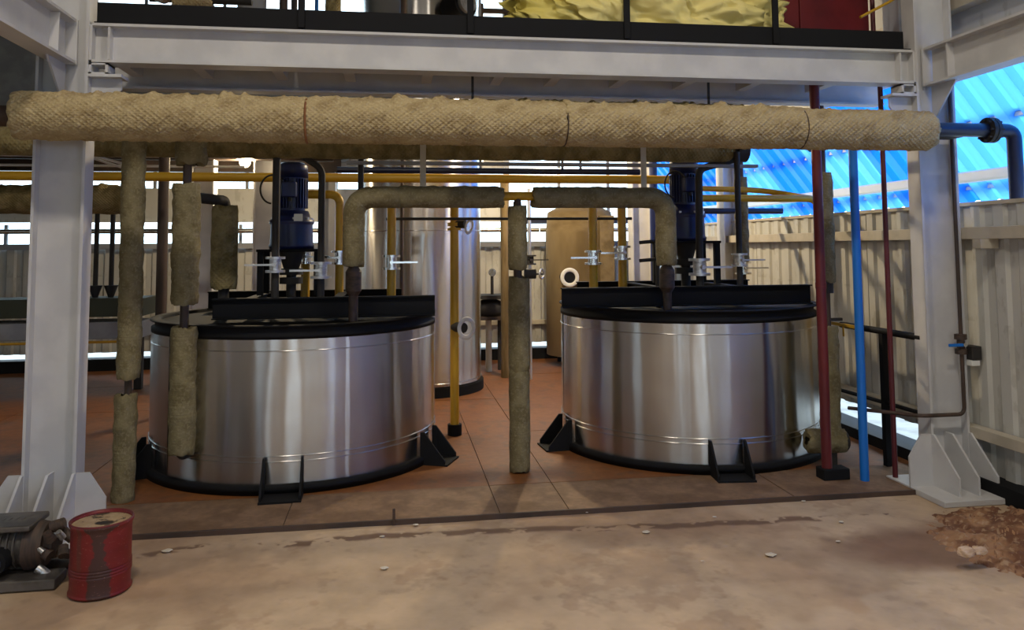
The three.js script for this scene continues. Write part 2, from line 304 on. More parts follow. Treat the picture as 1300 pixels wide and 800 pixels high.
// back wall
{
  const w = structure('wall_back', 'far profiled-sheet wall with a long window strip');
  const g0 = corrugated(1.0, 1.38, 0.2);
  for (let x = LEFTX, k = 0; x < WALLX + 0.1; x++, k++) { const g = uvBox(g0.clone()); g.translate(x + 0.5, 0.24, BACK + (k % 2) * 0.004); part(w, 'cladding_sheet', g, M.cladWall); }
  part(w, 'girt', box(LEFTX, 1.60, BACK, WALLX, 1.675, BACK + 0.1, 0.004), M.greyDark);
  part(w, 'girt', box(LEFTX, 0.50, BACK, WALLX, 0.56, BACK + 0.08, 0.004), M.girt);
  part(w, 'plinth', box(LEFTX, -0.25, BACK - 0.1, WALLX, 0.17, BACK + 0.12), M.black);
  part(w, 'wall_panel', box(LEFTX, 1.96, BACK - 0.05, 1.6, 2.42, BACK), M.cladWall);
  part(w, 'wall_panel', box(LEFTX, 2.66, BACK - 0.05, 1.6, 4.35, BACK), M.roof);
  part(w, 'wall_panel', box(1.6, 3.3, BACK - 0.05, WALLX + 0.2, 4.35, BACK), M.roof);
  part(w, 'wall_panel', box(LEFTX, 5.4, BACK - 0.05, WALLX + 0.2, ROOF, BACK), M.roof); part(w, 'wall_panel', box(LEFTX, 4.35, BACK - 0.05, -4.4, 5.4, BACK), M.roof);
  for (const x of [-4.2, -1.4, 1.6]) part(w, 'mullion', box(x - 0.04, 1.65, BACK - 0.04, x + 0.04, 5.8, BACK + 0.02), M.greyDark);
  part(w, 'girt', box(1.6, 1.93, BACK - 0.04, WALLX, 1.98, BACK + 0.04), M.navyPipe);
  const win = (n, label, x0, x1, y0, y1, nx) => {
    const f = structure('window_' + n, label), wd = (x1 - x0) / nx;
    for (let i = 0; i < nx; i++) { part(f, 'pane', box(x0 + i * wd + 0.02, y0, BACK - 0.03, x0 + (i + 1) * wd - 0.02, y1, BACK - 0.026), M.pane); if (i) part(f, 'glazing_bar', box(x0 + i * wd - 0.02, y0, BACK - 0.045, x0 + i * wd + 0.02, y1, BACK - 0.01), M.greyDark); }
  };
  win(1, 'long low window strip above the far wall cladding', LEFTX, WALLX, 1.675, 1.93, 8);
  win(2, 'narrow high window strip under the far deck', LEFTX, 1.6, 2.42, 2.66, 8);
  win(3, 'tall window in the far right corner', 1.64, WALLX, 1.98, 3.3, 3);
  win(4, 'wide upper windows behind the walkway', -4.4, WALLX, 4.35, 5.4, 8);
}
// remaining shell
{
  const l = structure('wall_left', 'side wall of the hall to the left'); {
    let z = BACK; for (const [a, b, y0, y1] of [[-4.8, -4.3, 0.4, 2.4], [-0.8, -0.2, 0.4, 2.6]]) { part(l, 'wall_panel', box(LEFTX - 0.15, -0.3, z, LEFTX, ROOF, a), M.cladWall); part(l, 'wall_panel', box(LEFTX - 0.15, -0.3, a, LEFTX, y0, b), M.cladWall); part(l, 'wall_panel', box(LEFTX - 0.15, y1, a, LEFTX, ROOF, b), M.cladWall); part(l, 'pane', box(LEFTX - 0.08, y0, a, LEFTX - 0.075, y1, b), M.pane); z = b; }
    part(l, 'wall_panel', box(LEFTX - 0.15, -0.3, z, LEFTX, ROOF, FRONTZ), M.cladWall);
  }
  const f = structure('wall_front', 'hall wall behind the viewpoint with a large open doorway');
  const T = 0.15;
  const cuts = [[-6.6, -5.9, 0.9, 4.2], [-4.2, -3.3, 0.0, 3.2], [-0.45, 0.9, 0, 2.7], [2.7, 3.2, 0.9, 4.0]];
  let x = LEFTX;
  for (const [a, b, y0, y1] of cuts) { part(f, 'wall_panel', box(x, -0.3, FRONTZ, a, ROOF, FRONTZ + T), M.cladWall); if (y0 > 0) part(f, 'wall_panel', box(a, -0.3, FRONTZ, b, y0, FRONTZ + T), M.cladWall); part(f, 'wall_panel', box(a, y1, FRONTZ, b, ROOF, FRONTZ + T), M.cladWall); x = b; }
  part(f, 'wall_panel', box(x, -0.3, FRONTZ, WALLX + 0.3, ROOF, FRONTZ + T), M.cladWall);
  const c = structure('ceiling', 'roof of the hall'); part(c, 'roof_deck', box(LEFTX - 0.2, ROOF, BACK - 0.2, WALLX + 0.3, ROOF + 0.15, FRONTZ + 0.2), M.roof);
}

// ---------------------------------------------------------------- lamps
function bayLamp(x, z, power, label) {
  const y = 5.55, t = thing('high_bay_lamp', label, 'lamp', [x, y, z], 'ceiling lamps over the hall');
  part(t, 'reflector', new THREE.LatheGeometry([[0.10, 0.32], [0.16, 0.24], [0.27, 0.0], [0.28, 0.0]].map(([a, b]) => new THREE.Vector2(a, b)), 28).translate(x, y, z), M.galv);
  part(t, 'hanger', cyl(V(x, y + 0.3, z), V(x, ROOF, z), 0.012), M.black);
  part(t, 'glass', cyl(V(x, y + 0.02, z), V(x, y + 0.035, z), 0.255, 0.255, 28), std({ color: 0x111111, emissive: lin(1, 0.89, 0.745), emissiveIntensity: 4 }));
  const L = new THREE.RectAreaLight(lin(1, 0.89, 0.745), power, 0.45, 0.45); L.position.set(x, y - 0.005, z); L.lookAt(x, 0, z); L.castShadow = true; L.name = 'bay_lamp_light'; scene.add(L);
}
bayLamp(1.7, -1.6, 118, 'round high-bay lamp hung from the roof before the walkway');
bayLamp(-0.9, -1.6, 124, 'round high-bay lamp hung from the roof beyond the left column');
bayLamp(0.5, 3.0, 80, 'round high-bay lamp hung from the roof near the doorway');
function workLamp(px, py, z, power, label, up) {
  const p = Z(px, py, z), t = thing('work_lamp', label, 'lamp', [p.x, p.y, p.z]);
  part(t, 'housing', cyl(V(p.x, p.y + 0.04, p.z), V(p.x, p.y + 0.16, p.z), 0.10, 0.05), M.soot);
  part(t, 'bulb', new THREE.SphereGeometry(0.062, 20, 14).translate(p.x, p.y, p.z), std({ color: 0x222222, emissive: lin(1, 0.78, 0.45), emissiveIntensity: 9 }));
  part(t, 'hanger', cyl(V(p.x, p.y + 0.15, p.z), V(p.x, up, p.z), 0.008), M.soot);
  const L = new THREE.PointLight(lin(1, 0.78, 0.48), power); L.position.copy(p); L.castShadow = true; L.shadow.radius = 2.5; L.name = 'work_lamp_light'; scene.add(L);
}
workLamp(311, 206, -9.2, 7, 'bare warm lamp hanging over the far left machinery', 2.74);
workLamp(707, 124, -8.2, 20, 'bright bare lamp showing just above the big insulated pipe', ROOF);
workLamp(608, 206, -10.4, 3, 'small bare lamp beside the tall steel tank', ROOF);

// ---------------------------------------------------------------- columns and walkway
function column(x, label, side) {
  const z = -4.85, t = thing('steel_column', label, 'column', [x, 0, z]);
  part(t, 'shaft', at(ibeam('y', 6.2, 0.28, 0.13, 0.016, 0.012), x, 3.1, z), M.grey);
  part(t, 'base_plate', box(x - 0.3, -0.005, z - 0.2, x + 0.3, 0.03, z + 0.38, 0.004), M.grey);
  const f = z + 0.065;
  for (const dx of [-0.134, 0, 0.134]) part(t, 'stiffener', plate([[f - 0.06, 0.02], [f + 0.24, 0.02], [f + 0.24, 0.14], [f + 0.02, 0.36], [f - 0.06, 0.36]], 0.014, 'x').translate(x + dx, 0, 0), M.grey);
  for (const s of [-1, 1]) part(t, 'wing_plate', plate([[s * 0.14, 0.02], [s * 0.30, 0.02], [s * 0.30, 0.22], [s * 0.21, 0.36], [s * 0.14, 0.36]].map(([u, v]) => [u, v]), 0.014, 'z').translate(x, 0, f - 0.01), M.grey);
  // beam seat
  const s = side, xs = x + s * 0.14;
  part(t, 'beam_seat', [plate([[0, 2.32], [0, 2.60], [s * 0.165, 2.60], [s * 0.165, 2.53]], 0.014, 'z').translate(xs, 0, z), box(Math.min(xs, xs + s * 0.18), 2.595, z - 0.065, Math.max(xs, xs + s * 0.18), 2.612, z + 0.065)], M.grey);
  part(t, 'packer', [box(xs, 2.612, z - 0.06, xs + s * 0.105, 2.622, z + 0.06), box(xs, 2.666, z - 0.06, xs + s * 0.105, 2.676, z + 0.06), box(xs + s * 0.09, 2.612, z - 0.06, xs + s * 0.105, 2.676, z + 0.06), box(xs, 2.612, z - 0.06, xs + s * 0.015, 2.676, z + 0.06)], M.grey);
  part(t, 'end_plate', box(xs, 2.69, z - 0.065, xs + s * 0.016, 2.9, z + 0.065, 0.003), M.grey);
  return t;
}
column(-1.885, 'grey I-section column beside the red tin, carrying the left end of the walkway', 1);
column(3.62, 'grey I-section column by the profiled wall, with a thin brown pipe down its web', -1);
function sideBeam(x, label) {
  const t = thing('longitudinal_beam', label, 'beam', [x, 2.68, 0]);
  part(t, 'web_and_flanges', at(ibeam('z', 9.7, 0.26, 0.13, 0.016, 0.012), x, 2.80, 0.05), M.grey);
  part(t, 'end_plate', box(x - 0.065, 2.67, -4.83, x + 0.065, 2.93, -4.815), M.grey);
  part(t, 'stiffener', box(x - 0.055, 2.69, -4.60, x + 0.055, 2.91, -4.588), M.grey);
  part(t, 'knee_bracket', plate([[-4.82, 2.42], [-4.82, 2.67], [-4.58, 2.67]], 0.012, 'x').translate(x, 0, 0), M.grey);
}
sideBeam(-1.885, 'grey beam running forward from the column above the red tin');
sideBeam(3.62, 'grey beam running forward from the column by the profiled wall');
{
  const t = thing('walkway', 'grey steel walkway with black toe board between the two columns', 'walkway', [0.87, 2.68, -5.2]);
  const x0 = -1.745 + 0.016, x1 = 3.48 - 0.016, L = x1 - x0, xc = (x0 + x1) / 2;
  part(t, 'front_beam', at(ibeam('x', L, 0.23, 0.13, 0.016, 0.01), xc, 2.795, -4.85), M.grey, 'pale grey front beam of the walkway');
  part(t, 'rear_beam', at(ibeam('x', L + 0.6, 0.20, 0.12, 0.014, 0.01), xc, 2.78, -5.62), M.grey, 'grey rear beam of the walkway');
  for (const s of [x0 + 0.09, x1 - 0.09]) part(t, 'web_stiffener', box(s - 0.006, 2.70, -4.845, s + 0.006, 2.89, -4.79), M.grey);
  for (const px of [140, 240, 345, 440, 545, 640, 715, 805, 893, 980, 1075]) { const p = Z(px, 97, -5.05); part(t, 'joist', box(p.x - 0.035, 2.76, -5.56, p.x + 0.035, 2.885, -4.92), M.grey); }
  for (let i = 0; i < 5; i++) part(t, 'deck_plate', box(x0 + i * L / 5 + 0.003, 2.912, -5.70, x0 + (i + 1) * L / 5 - 0.003, 2.922, -4.80), M.soot);
  part(t, 'toe_board', box(x0 + 0.02, 2.91, -4.802, x1 - 0.06, 3.035, -4.794, 0.002), M.black, 'black toe board along the walkway edge');
  for (const px of [383, 597, 795, 983]) { const p = Z(px, 30, -4.80); part(t, 'rail_post', box(p.x - 0.02, 2.92, -4.795, p.x + 0.02, 3.98, -4.775, 0.003), M.black); }
  part(t, 'handrail', cyl(V(x0, 3.98, -4.785), V(x1, 3.98, -4.785), 0.022), M.black);
  part(t, 'mid_rail', cyl(V(x0, 3.5, -4.77), V(x1, 3.5, -4.77), 0.016), M.black);
}

// ---------------------------------------------------------------- the big insulated pipe in front
{
  const z = -4.55, y = 2.32, t = thing('insulated_main_pipe', 'thick horizontal pipe wrapped in quilted mineral wool across both columns', 'pipe', [0.7, y, z]);
  const X = (px) => Z(px, 150 + (px - 40) * 0.0124, z).x, r = 0.123;
  part(t, 'steel_core', cyl(V(-3.4, y, z), V(3.42, y, z), 0.057, 0.057, 24), M.brownSteel);
  const cuts = [22, 390, 716, 1014, 1177];
  for (let i = 0; i < 4; i++) part(t, 'insulation_section', wool([V(X(cuts[i]) + 0.004, y, z), V(X(cuts[i + 1]) - 0.004, y, z)], r * (i === 3 ? 1.0 : 1.0), { step: 0.0085, n: 88, lump: 0.07 + (i === 0 ? 0.04 : 0), top: i === 3 ? 0.05 : 0.22, quilt: 0.05, sd: i * 11.3 }), M.wool);
  for (const c of [390, 716, 1014]) part(t, 'tie_wire', new THREE.TorusGeometry(r * 1.015, c === 390 ? 0.007 : 0.0035, 8, 48).rotateY(Math.PI / 2).translate(X(c), y, z), c === 390 ? M.rust : M.brownSteel);
  const px1 = 3.40;
  part(t, 'bare_end', cyl(V(3.35, y + 0.012, z), V(3.80, y + 0.012, z), 0.045, 0.045, 24), M.navyPipe, 'bare dark pipe beyond the wool');
  part(t, 'flange', cyl(V(3.79, y + 0.012, z), V(3.815, y + 0.012, z), 0.082, 0.082, 28), M.soot); part(t, 'flange', cyl(V(3.82, y + 0.012, z), V(3.845, y + 0.012, z), 0.082, 0.082, 28), M.soot);
  for (let k = 0; k < 8; k++) { const a = k * Math.PI / 4; part(t, 'bolt', cyl(V(3.77, y + 0.012 + 0.066 * Math.sin(a), z + 0.066 * Math.cos(a)), V(3.865, y + 0.012 + 0.066 * Math.sin(a), z + 0.066 * Math.cos(a)), 0.008, 0.008, 6), M.soot); }
  part(t, 'elbow', tube([V(3.845, y + 0.012, z), V(3.99, y + 0.012, z), V(3.99, 0.4, z)], 0.045, 0.12, 20), M.navyPipe);
  for (const x of [-1.885, 3.55]) part(t, 'pipe_bracket', [box(x - 0.15, y - 0.02, -4.783, x + 0.15, y + 0.02, z - 0.1)], M.soot);
}
{ // frayed dark run lying on the far side of it
  const z = -4.98, a = Z(548, 139, z), b = Z(980, 146, z), t = thing('frayed_lagging', 'frayed lagging showing above the big insulated pipe', 'lagging', [a.x, a.y, z]);
  for (const px of [600, 900]) { const q = Z(px, 140, z); part(t, 'strap', box(q.x - 0.008, a.y, z - 0.003, q.x + 0.008, 2.77, z + 0.003), M.soot); }
  part(t, 'lagging_run', wool([V(a.x, a.y, z), V(b.x, a.y, z)], 0.062, { lump: 0.35, top: 0.35, step: 0.012, n: 32, sd: 4 }), M.woolOchre);
}
{ // second insulated run on a hung rack
  const z = -6.0, y = 2.37, t = thing('insulated_rear_pipe', 'ochre insulated pipe running behind the big front pipe on a hung rail', 'pipe', [0, y, z]);
  const X = (px) => Z(px, 185, z).x;
  part(t, 'steel_core', cyl(V(-4.5, y, z), V(X(945), y, z), 0.05), M.soot);
  const c = [-60, 120, 300, 470, 690, 815, 925];
  for (let i = 0; i < 6; i++) part(t, 'insulation_section', wool([V(X(c[i]), y, z), V(X(c[i + 1]) - 0.006, y, z)], 0.105, { lump: 0.05, sd: 20 + i * 3 }), M.woolOchre);
  part(t, 'flange', cyl(V(X(932), y, z), V(X(946), y, z), 0.10, 0.10, 24), M.soot);
  const k = thing('pipe_rack_rail', 'pale rail hung on flat bars under the ochre insulated pipe', 'rail', [0, 2.2, z]);
  part(k, 'rail', box(X(440), 2.225, z - 0.03, X(960), 2.25, z + 0.03, 0.003), M.greyDark);
  for (const px of [537, 817]) { const p = Z(px, 210, z + 0.13); part(k, 'hanger_bar', box(p.x - 0.022, 1.99, z + 0.125, p.x + 0.022, 2.69, z + 0.135, 0.002), M.beigeBar); }
}

// ---------------------------------------------------------------- tanks
function tank(cx, cz, R, H, label, spin, feet, d, span) {
  const y0 = SLAB, t = thing('mixing_tank', label, 'tank', [cx, y0, cz], 'low steel mixing tanks');
  part(t, 'base_ring', new THREE.LatheGeometry([[0, 0], [R + 0.045, 0], [R + 0.045, 0.055], [R + 0.015, 0.06], [0, 0.06]].map(([a, b]) => new THREE.Vector2(a, b)), 96).translate(cx, y0, cz), M.black, 'black base ring');
  const n = 5;
  for (let k = 0; k < n; k++) {       // rolled sheets, each with its own buckling
    const a0 = spin + (k / n) * Math.PI * 2, a1 = spin + ((k + 1) / n) * Math.PI * 2 + 0.02, nu = 90, nv = 26, pos = [], uv = [], idx = [];
    for (let i = 0; i <= nu; i++) for (let j = 0; j <= nv; j++) {
      const a = a0 + (a1 - a0) * i / nu, y = y0 + 0.06 + (H - 0.06) * j / nv, s = a * R;
      const buck = 0.0035 * n3(s * 4.5 + d, y * 0.9, k * 5 + d) + 0.0016 * n3(s * 13, y * 1.6 + d, k * 3) + 0.0012 * n3(s * 3, y * 6, d);
      const lap = 0.004 * ss(0.985, 0.99, i / nu);
      const r = R + buck + lap; pos.push(cx + r * Math.sin(a), y, cz + r * Math.cos(a)); uv.push(i / nu, j / nv);
    }
    for (let i = 0; i < nu; i++) for (let j = 0; j < nv; j++) { const p = i * (nv + 1) + j, q = p + nv + 1; idx.push(p, q, p + 1, q, q + 1, p + 1); }
    const g = new THREE.BufferGeometry(); g.setAttribute('position', new THREE.Float32BufferAttribute(pos, 3)); g.setAttribute('uv', new THREE.Float32BufferAttribute(uv, 2)); g.setIndex(idx); g.computeVertexNormals();
    part(t, 'shell_sheet', g, M.steel);
  }
  for (const y of [y0 + H - 0.075, y0 + 0.20, y0 + 0.235]) part(t, 'swage_band', new THREE.TorusGeometry(R + 0.003, 0.0035, 8, 128).rotateX(Math.PI / 2).translate(cx, y, cz), M.steel);
  const top = y0 + H;
  part(t, 'inner_shell', new THREE.CylinderGeometry(R - 0.05, R - 0.05, H - 0.08, 64).translate(cx, y0 + 0.06 + (H - 0.08) / 2, cz), M.soot);
  part(t, 'rim_ring', new THREE.LatheGeometry([[R - 0.06, 0], [R + 0.004, 0], [R + 0.004, 0.03], [R - 0.02, 0.035], [R - 0.02, 0.075], [R + 0.012, 0.08], [R + 0.012, 0.09], [R - 0.06, 0.09], [R - 0.06, 0]].map(([a, b]) => new THREE.Vector2(a, b)), 96).translate(cx, top, cz), M.black, 'black rolled rim');
  part(t, 'lid', new THREE.CylinderGeometry(R - 0.04, R - 0.04, 0.015, 64).translate(cx, top + 0.06, cz), M.black);
  const b0 = top + 0.09;
  for (const dz of [0.50, -0.5]) { const zb = cz + dz, xa = dz > 0 ? Z(span[0], 385, zb).x : cx - 0.8, xb = dz > 0 ? Z(span[1], 385, zb).x : cx + 0.8; part(t, 'cross_beam', at(ibeam('x', xb - xa, 0.15, 0.075, 0.010, 0.008), (xa + xb) / 2, b0 + 0.075, zb), M.black); }
  for (const dx of [-0.32, 0.32]) part(t, 'tie_beam', at(ibeam('z', 0.92, 0.13, 0.07, 0.010, 0.008), cx + dx, b0 + 0.075, cz), M.black);
  for (const a of feet) {             // bracket feet
    const f = part(t, 'foot_bracket', (() => {
      const gs = [box(-0.13, 0, 0, 0.13, 0.012, 0.20), box(-0.13, 0.012, 0.0, -0.112, 0.2, 0.03), box(0.112, 0.012, 0, 0.13, 0.2, 0.03)];
      const g = mergeGeometries(gs); g.rotateY(a); g.translate(cx + (R + 0.02) * Math.sin(a), y0, cz + (R + 0.02) * Math.cos(a)); return g;
    })(), M.black, 'black bracket foot');
    for (const s of [-1, 1]) { const g = plate([[0, 0], [0.19, 0], [0.19, 0.025], [0.03, 0.22], [0, 0.22]], 0.014, 'x'); g.translate(s * 0.121, 0.012, 0); g.rotateY(a); g.translate(cx + (R + 0.01) * Math.sin(a), y0, cz + (R + 0.01) * Math.cos(a)); part(f, 'gusset', g, M.black); }
  }
  return { t, top, b0 };
}
const T1 = [-0.735, -6.445], T2 = [2.40, -6.34];
const tk1 = tank(T1[0], T1[1], 1.06, 0.985, 'low shiny steel mixing tank with an insulated pipe ending against its left side', 0.42, [0.03, 1.16, -1.15, 2.6, -2.4], 0, [270, 552]);
const tk2 = tank(T2[0], T2[1], 1.03, 1.03, 'low shiny steel mixing tank beside the red and blue pipes', 0.9, [-0.10, -1.47, 1.4, 2.7, -2.5], 40, [713, 1029]);

function agitator(cx, cz, y0, label, px) {
  const t = thing('gear_motor', label, 'motor', [cx, y0, cz], 'blue gear motors over the tanks');
  const st = part(t, 'stand', [box(cx - 0.24, y0 + 0.33, cz - 0.18, cx + 0.24, y0 + 0.35, cz + 0.18, 0.004), ...[[-1, -1], [-1, 1], [1, -1], [1, 1]].map(([a, b]) => box(cx + a * 0.21 - 0.022, y0, cz + b * 0.15 - 0.022, cx + a * 0.21 + 0.022, y0 + 0.33, cz + b * 0.15 + 0.022))], M.black, 'black four-legged stand');
  part(t, 'shaft', cyl(V(cx, y0 - 0.08, cz), V(cx, y0 + 0.34, cz), 0.038), M.soot);
  part(t, 'coupling', [cyl(V(cx, y0 + 0.08, cz), V(cx, y0 + 0.13, cz), 0.09), cyl(V(cx, y0 + 0.15, cz), V(cx, y0 + 0.2, cz), 0.09), cyl(V(cx, y0 + 0.2, cz), V(cx, y0 + 0.33, cz), 0.06, 0.1)], M.soot);
  const g0 = y0 + 0.35;
  part(t, 'gearbox', new THREE.LatheGeometry([[0, 0], [0.17, 0], [0.175, 0.03], [0.165, 0.04], [0.16, 0.19], [0.172, 0.20], [0.172, 0.225], [0.15, 0.235], [0.125, 0.30], [0, 0.30]].map(([a, b]) => new THREE.Vector2(a, b)), 32).translate(cx, g0, cz), M.navy);
  const mb = part(t, 'motor_body', cyl(V(cx, g0 + 0.30, cz), V(cx, g0 + 0.57, cz), 0.10, 0.10, 32), M.navy);
  for (let k = 0; k < 28; k++) { const a = k / 28 * Math.PI * 2, f = box(-0.004, g0 + 0.32, 0.095, 0.004, g0 + 0.55, 0.122); f.rotateY(a); f.translate(cx, 0, cz); part(mb, 'cooling_fin', f, M.navy); }
  part(t, 'fan_cowl', new THREE.LatheGeometry([[0, 0.12], [0.09, 0.12], [0.118, 0.095], [0.122, 0], [0, 0]].map(([a, b]) => new THREE.Vector2(a, b)), 32).translate(cx, g0 + 0.56, cz), M.navy);
  const tb = part(t, 'terminal_box', box(cx - 0.06, g0 + 0.40, cz + 0.10, cx + 0.05, g0 + 0.52, cz + 0.18, 0.012), M.navy); part(tb, 'cable_gland', cyl(V(cx - 0.0, g0 + 0.37, cz + 0.14), V(cx, g0 + 0.40, cz + 0.14), 0.015), M.soot);
  part(t, 'name_plate', box(cx + 0.035, g0 + 0.215, cz + 0.165, cx + 0.10, g0 + 0.27, cz + 0.169), M.white, 'small white name plate');
  for (let k = 0; k < 8; k++) { const a = k * Math.PI / 4 + 0.2; part(t, 'bolt', cyl(V(cx + 0.155 * Math.sin(a), g0 + 0.20, cz + 0.155 * Math.cos(a)), V(cx + 0.155 * Math.sin(a), g0 + 0.245, cz + 0.155 * Math.cos(a)), 0.010, 0.010, 6), M.galv); }
  const loop = []; for (let k = 0; k <= 20; k++) { const a = k / 20 * Math.PI * 1.6 - 0.4; loop.push(V(cx - 0.13 + 0.09 * Math.cos(a), g0 + 0.46 + 0.11 * Math.sin(a), cz + 0.15)); }
  part(t, 'cable', new THREE.TubeGeometry(new THREE.CatmullRomCurve3(loop), 40, 0.007, 8), M.soot);
}
agitator(T1[0] - 0.06, T1[1] + 0.05, tk1.b0 + 0.15, 'blue vertical gear motor over the tank with the insulated pipe at its left side');
agitator(T2[0], T2[1] + 0.05, tk2.b0 + 0.15, 'blue vertical gear motor over the tank beside the red and blue pipes');

// a valve with flanges and a lever on a vertical pipe
function valve(parent, x, y, z, r, hand = 1, mat = M.chrome) {
  const v = part(parent, 'valve', [cyl(V(x, y - r * 1.6, z), V(x, y + r * 1.6, z), r * 1.25), cyl(V(x, y - r * 1.7, z), V(x, y - r * 1.2, z), r * 2.1), cyl(V(x, y + r * 1.2, z), V(x, y + r * 1.7, z), r * 2.1)], mat, 'flanged valve');
  part(v, 'lever', [cyl(V(x, y, z), V(x, y, z + r * 2.4), r * 0.4), box(Math.min(x, x + hand * r * 6), y - r * 0.2, z + r * 2.2, Math.max(x, x + hand * r * 6), y + r * 0.2, z + r * 2.5)], mat);
  return v;
}
// ---------------------------------------------------------------- arch pipe between the tanks with its drop
{
  const z = -5.6, yA = Z(700, 251, z).y, xl = Z(449, 320, z).x, xr = Z(846, 320, z).x, r = 0.076;
  const t = thing('insulated_arch_pipe', 'insulated arch pipe bending down onto both tanks with a yellow middle', 'pipe', [(xl + xr) / 2, yA, z]);
  const yl = Z(447, 336, z).y, yr = Z(846, 334, z).y, ml = Z(637, 250, z).x, mr = Z(678, 250, z).x;
  part(t, 'insulation_section', wool([V(Z(508, 250, z).x, yA, z), V(ml, yA, z)], r, { lump: 0.09, sd: 31, step: 0.012, n: 40, top: 0.1 }), M.felt);
  part(t, 'insulation_section', wool([V(Z(507, 250, z).x, yA, z), V(xl, yA, z), V(xl, yl, z)], r, { lump: 0.07, sd: 37, bend: 0.30, step: 0.012, n: 40 }), M.felt);
  part(t, 'insulation_section', wool([V(mr, yA, z), V(Z(795, 250, z).x, yA, z)], r, { lump: 0.07, sd: 41, step: 0.012, n: 40, top: 0.08 }), M.felt);
  part(t, 'insulation_section', wool([V(Z(796, 250, z).x, yA, z), V(xr, yA, z), V(xr, yr, z)], r, { lump: 0.07, sd: 43, bend: 0.26, step: 0.012, n: 40 }), M.felt);
  part(t, 'yellow_spool', cyl(V(ml - 0.03, yA + 0.01, z), V(mr + 0.03, yA + 0.01, z), 0.032), M.yellow, 'bare yellow spool');
  part(t, 'drop_stub', cyl(V(Z(657, 250, z).x, yA, z), V(Z(657, 250, z).x, yA - 0.1, z), 0.025), M.brownSteel);
  for (const [x, y, b] of [[xl, yl, tk1.top + 0.05], [xr, yr, tk2.top + 0.05]]) {
    part(t, 'nozzle', [cyl(V(x, y + 0.05, z), V(x, b, z), 0.032), cyl(V(x, y - 0.18, z), V(x, y - 0.05, z), 0.055), cyl(V(x, y - 0.05, z), V(x, y - 0.01, z), 0.055, 0.03), cyl(V(x, y - 0.22, z), V(x, y - 0.18, z), 0.03, 0.055), cyl(V(x, b, z), V(x, b + 0.02, z), 0.075)], M.brownSteel, 'brown steel nozzle and check valve');
  }
  const xc = Z(657, 300, z).x, d = thing('insulated_drop_pipe', 'insulated vertical pipe standing on the floor between the two tanks', 'pipe', [xc, SLAB, z]);
  part(d, 'steel_core', cyl(V(xc, SLAB, z), V(xc, yA - 0.03, z), 0.03), M.brownSteel);
  part(d, 'insulation_sleeve', wool([V(xc, Z(657, 340, z).y, z), V(xc, Z(657, 264, z).y, z)], 0.068, { lump: 0.06, sd: 45 }), M.felt);
  part(d, 'insulation_sleeve', wool([V(xc + 0.008, Z(657, 468, z).y, z), V(xc + 0.008, Z(657, 354, z).y, z)], 0.077, { lump: 0.06, sd: 47 }), M.felt);
  part(d, 'insulation_sleeve', wool([V(xc + 0.006, SLAB + 0.02, z), V(xc + 0.006, Z(657, 470, z).y, z)], 0.074, { lump: 0.09, sd: 49 }), M.felt);
  part(d, 'clamp', cyl(V(xc + 0.05, Z(657, 348, z).y, z), V(xc + 0.13, Z(657, 348, z).y, z), 0.035), M.soot);
}
// risers wrapped in sleeves: sleeves are [top px, bottom px]
function riser(label, px, z, r, rc, y0, y1, sleeves, extra) {
  const x = Z(px, 400, z).x, t = thing('insulated_riser', label, 'pipe', [x, y0, z]);
  part(t, 'steel_core', cyl(V(x, y0, z), V(x, y1, z), rc, rc, 16), M.brownSteel);
  sleeves.forEach(([a, b, k = 1, dx = 0], i) => part(t, 'insulation_sleeve', wool([V(x + dx, Z(px, b, z).y, z), V(x + dx, Z(px, a, z).y, z)], r * k, { lump: 0.17, sd: px + i * 9, step: 0.02 }), M.felt));
  if (extra) extra(t, x); return t;
}
riser('ragged insulated riser between the left column and a tank, with a bare gap low down', 165, -5.4, 0.072, 0.022, SLAB, 2.45, [[140, 478, 1], [503, 634, 0.95, -0.012]]);
riser('insulated riser feeding the side of a tank through a black elbow', 234, -5.52, 0.088, 0.028, Z(234, 575, -5.52).y, 2.45, [[160, 207, 1.15, 0.02], [236, 384, 1], [417, 574, 0.95]], (t, x) => {
  const y = Z(240, 578, -5.52).y; part(t, 'elbow', tube([V(x, y + 0.05, -5.52), V(x, y, -5.52), V(x + 0.12, y + 0.02, -5.72)], 0.032, 0.06), M.soot);
});
riser('insulated riser behind the red pipe, resting on a wool-wrapped tee by the floor', 1050, -5.35, 0.068, 0.026, 0.3, 2.62, [[222, 356, 1.0], [416, 556, 1.05]], (t, x) => {
  const y = Z(1040, 560, -5.35).y; part(t, 'wrapped_tee', wool([V(x - 0.16, y, -5.38), V(x + 0.08, y, -5.34)], 0.085, { lump: 0.12, sd: 77 }), M.felt);
  part(t, 'tee_flange', cyl(V(x + 0.08, y, -5.34), V(x + 0.10, y, -5.34), 0.07), M.soot);
  part(t, 'support', box(x - 0.03, SLAB, -5.38, x + 0.03, y, -5.33), M.soot);
  part(t, 'valve', [cyl(V(x, Z(1050, 372, -5.35).y, -5.35), V(x, Z(1050, 358, -5.35).y, -5.35), 0.05), box(x - 0.02, Z(1050, 408, -5.35).y, -5.37, x + 0.12, Z(1050, 404, -5.35).y, -5.35)], M.soot);
});
riser('pale green insulated riser behind the tank beside the wall, valve below it', 945, -7.0, 0.06, 0.026, tk2.top + 0.02, 2.5, [[226, 330, 1]], (t, x) => { valve(t, x, Z(945, 336, -7).y - 0.03, -7.0, 0.035, 1); });
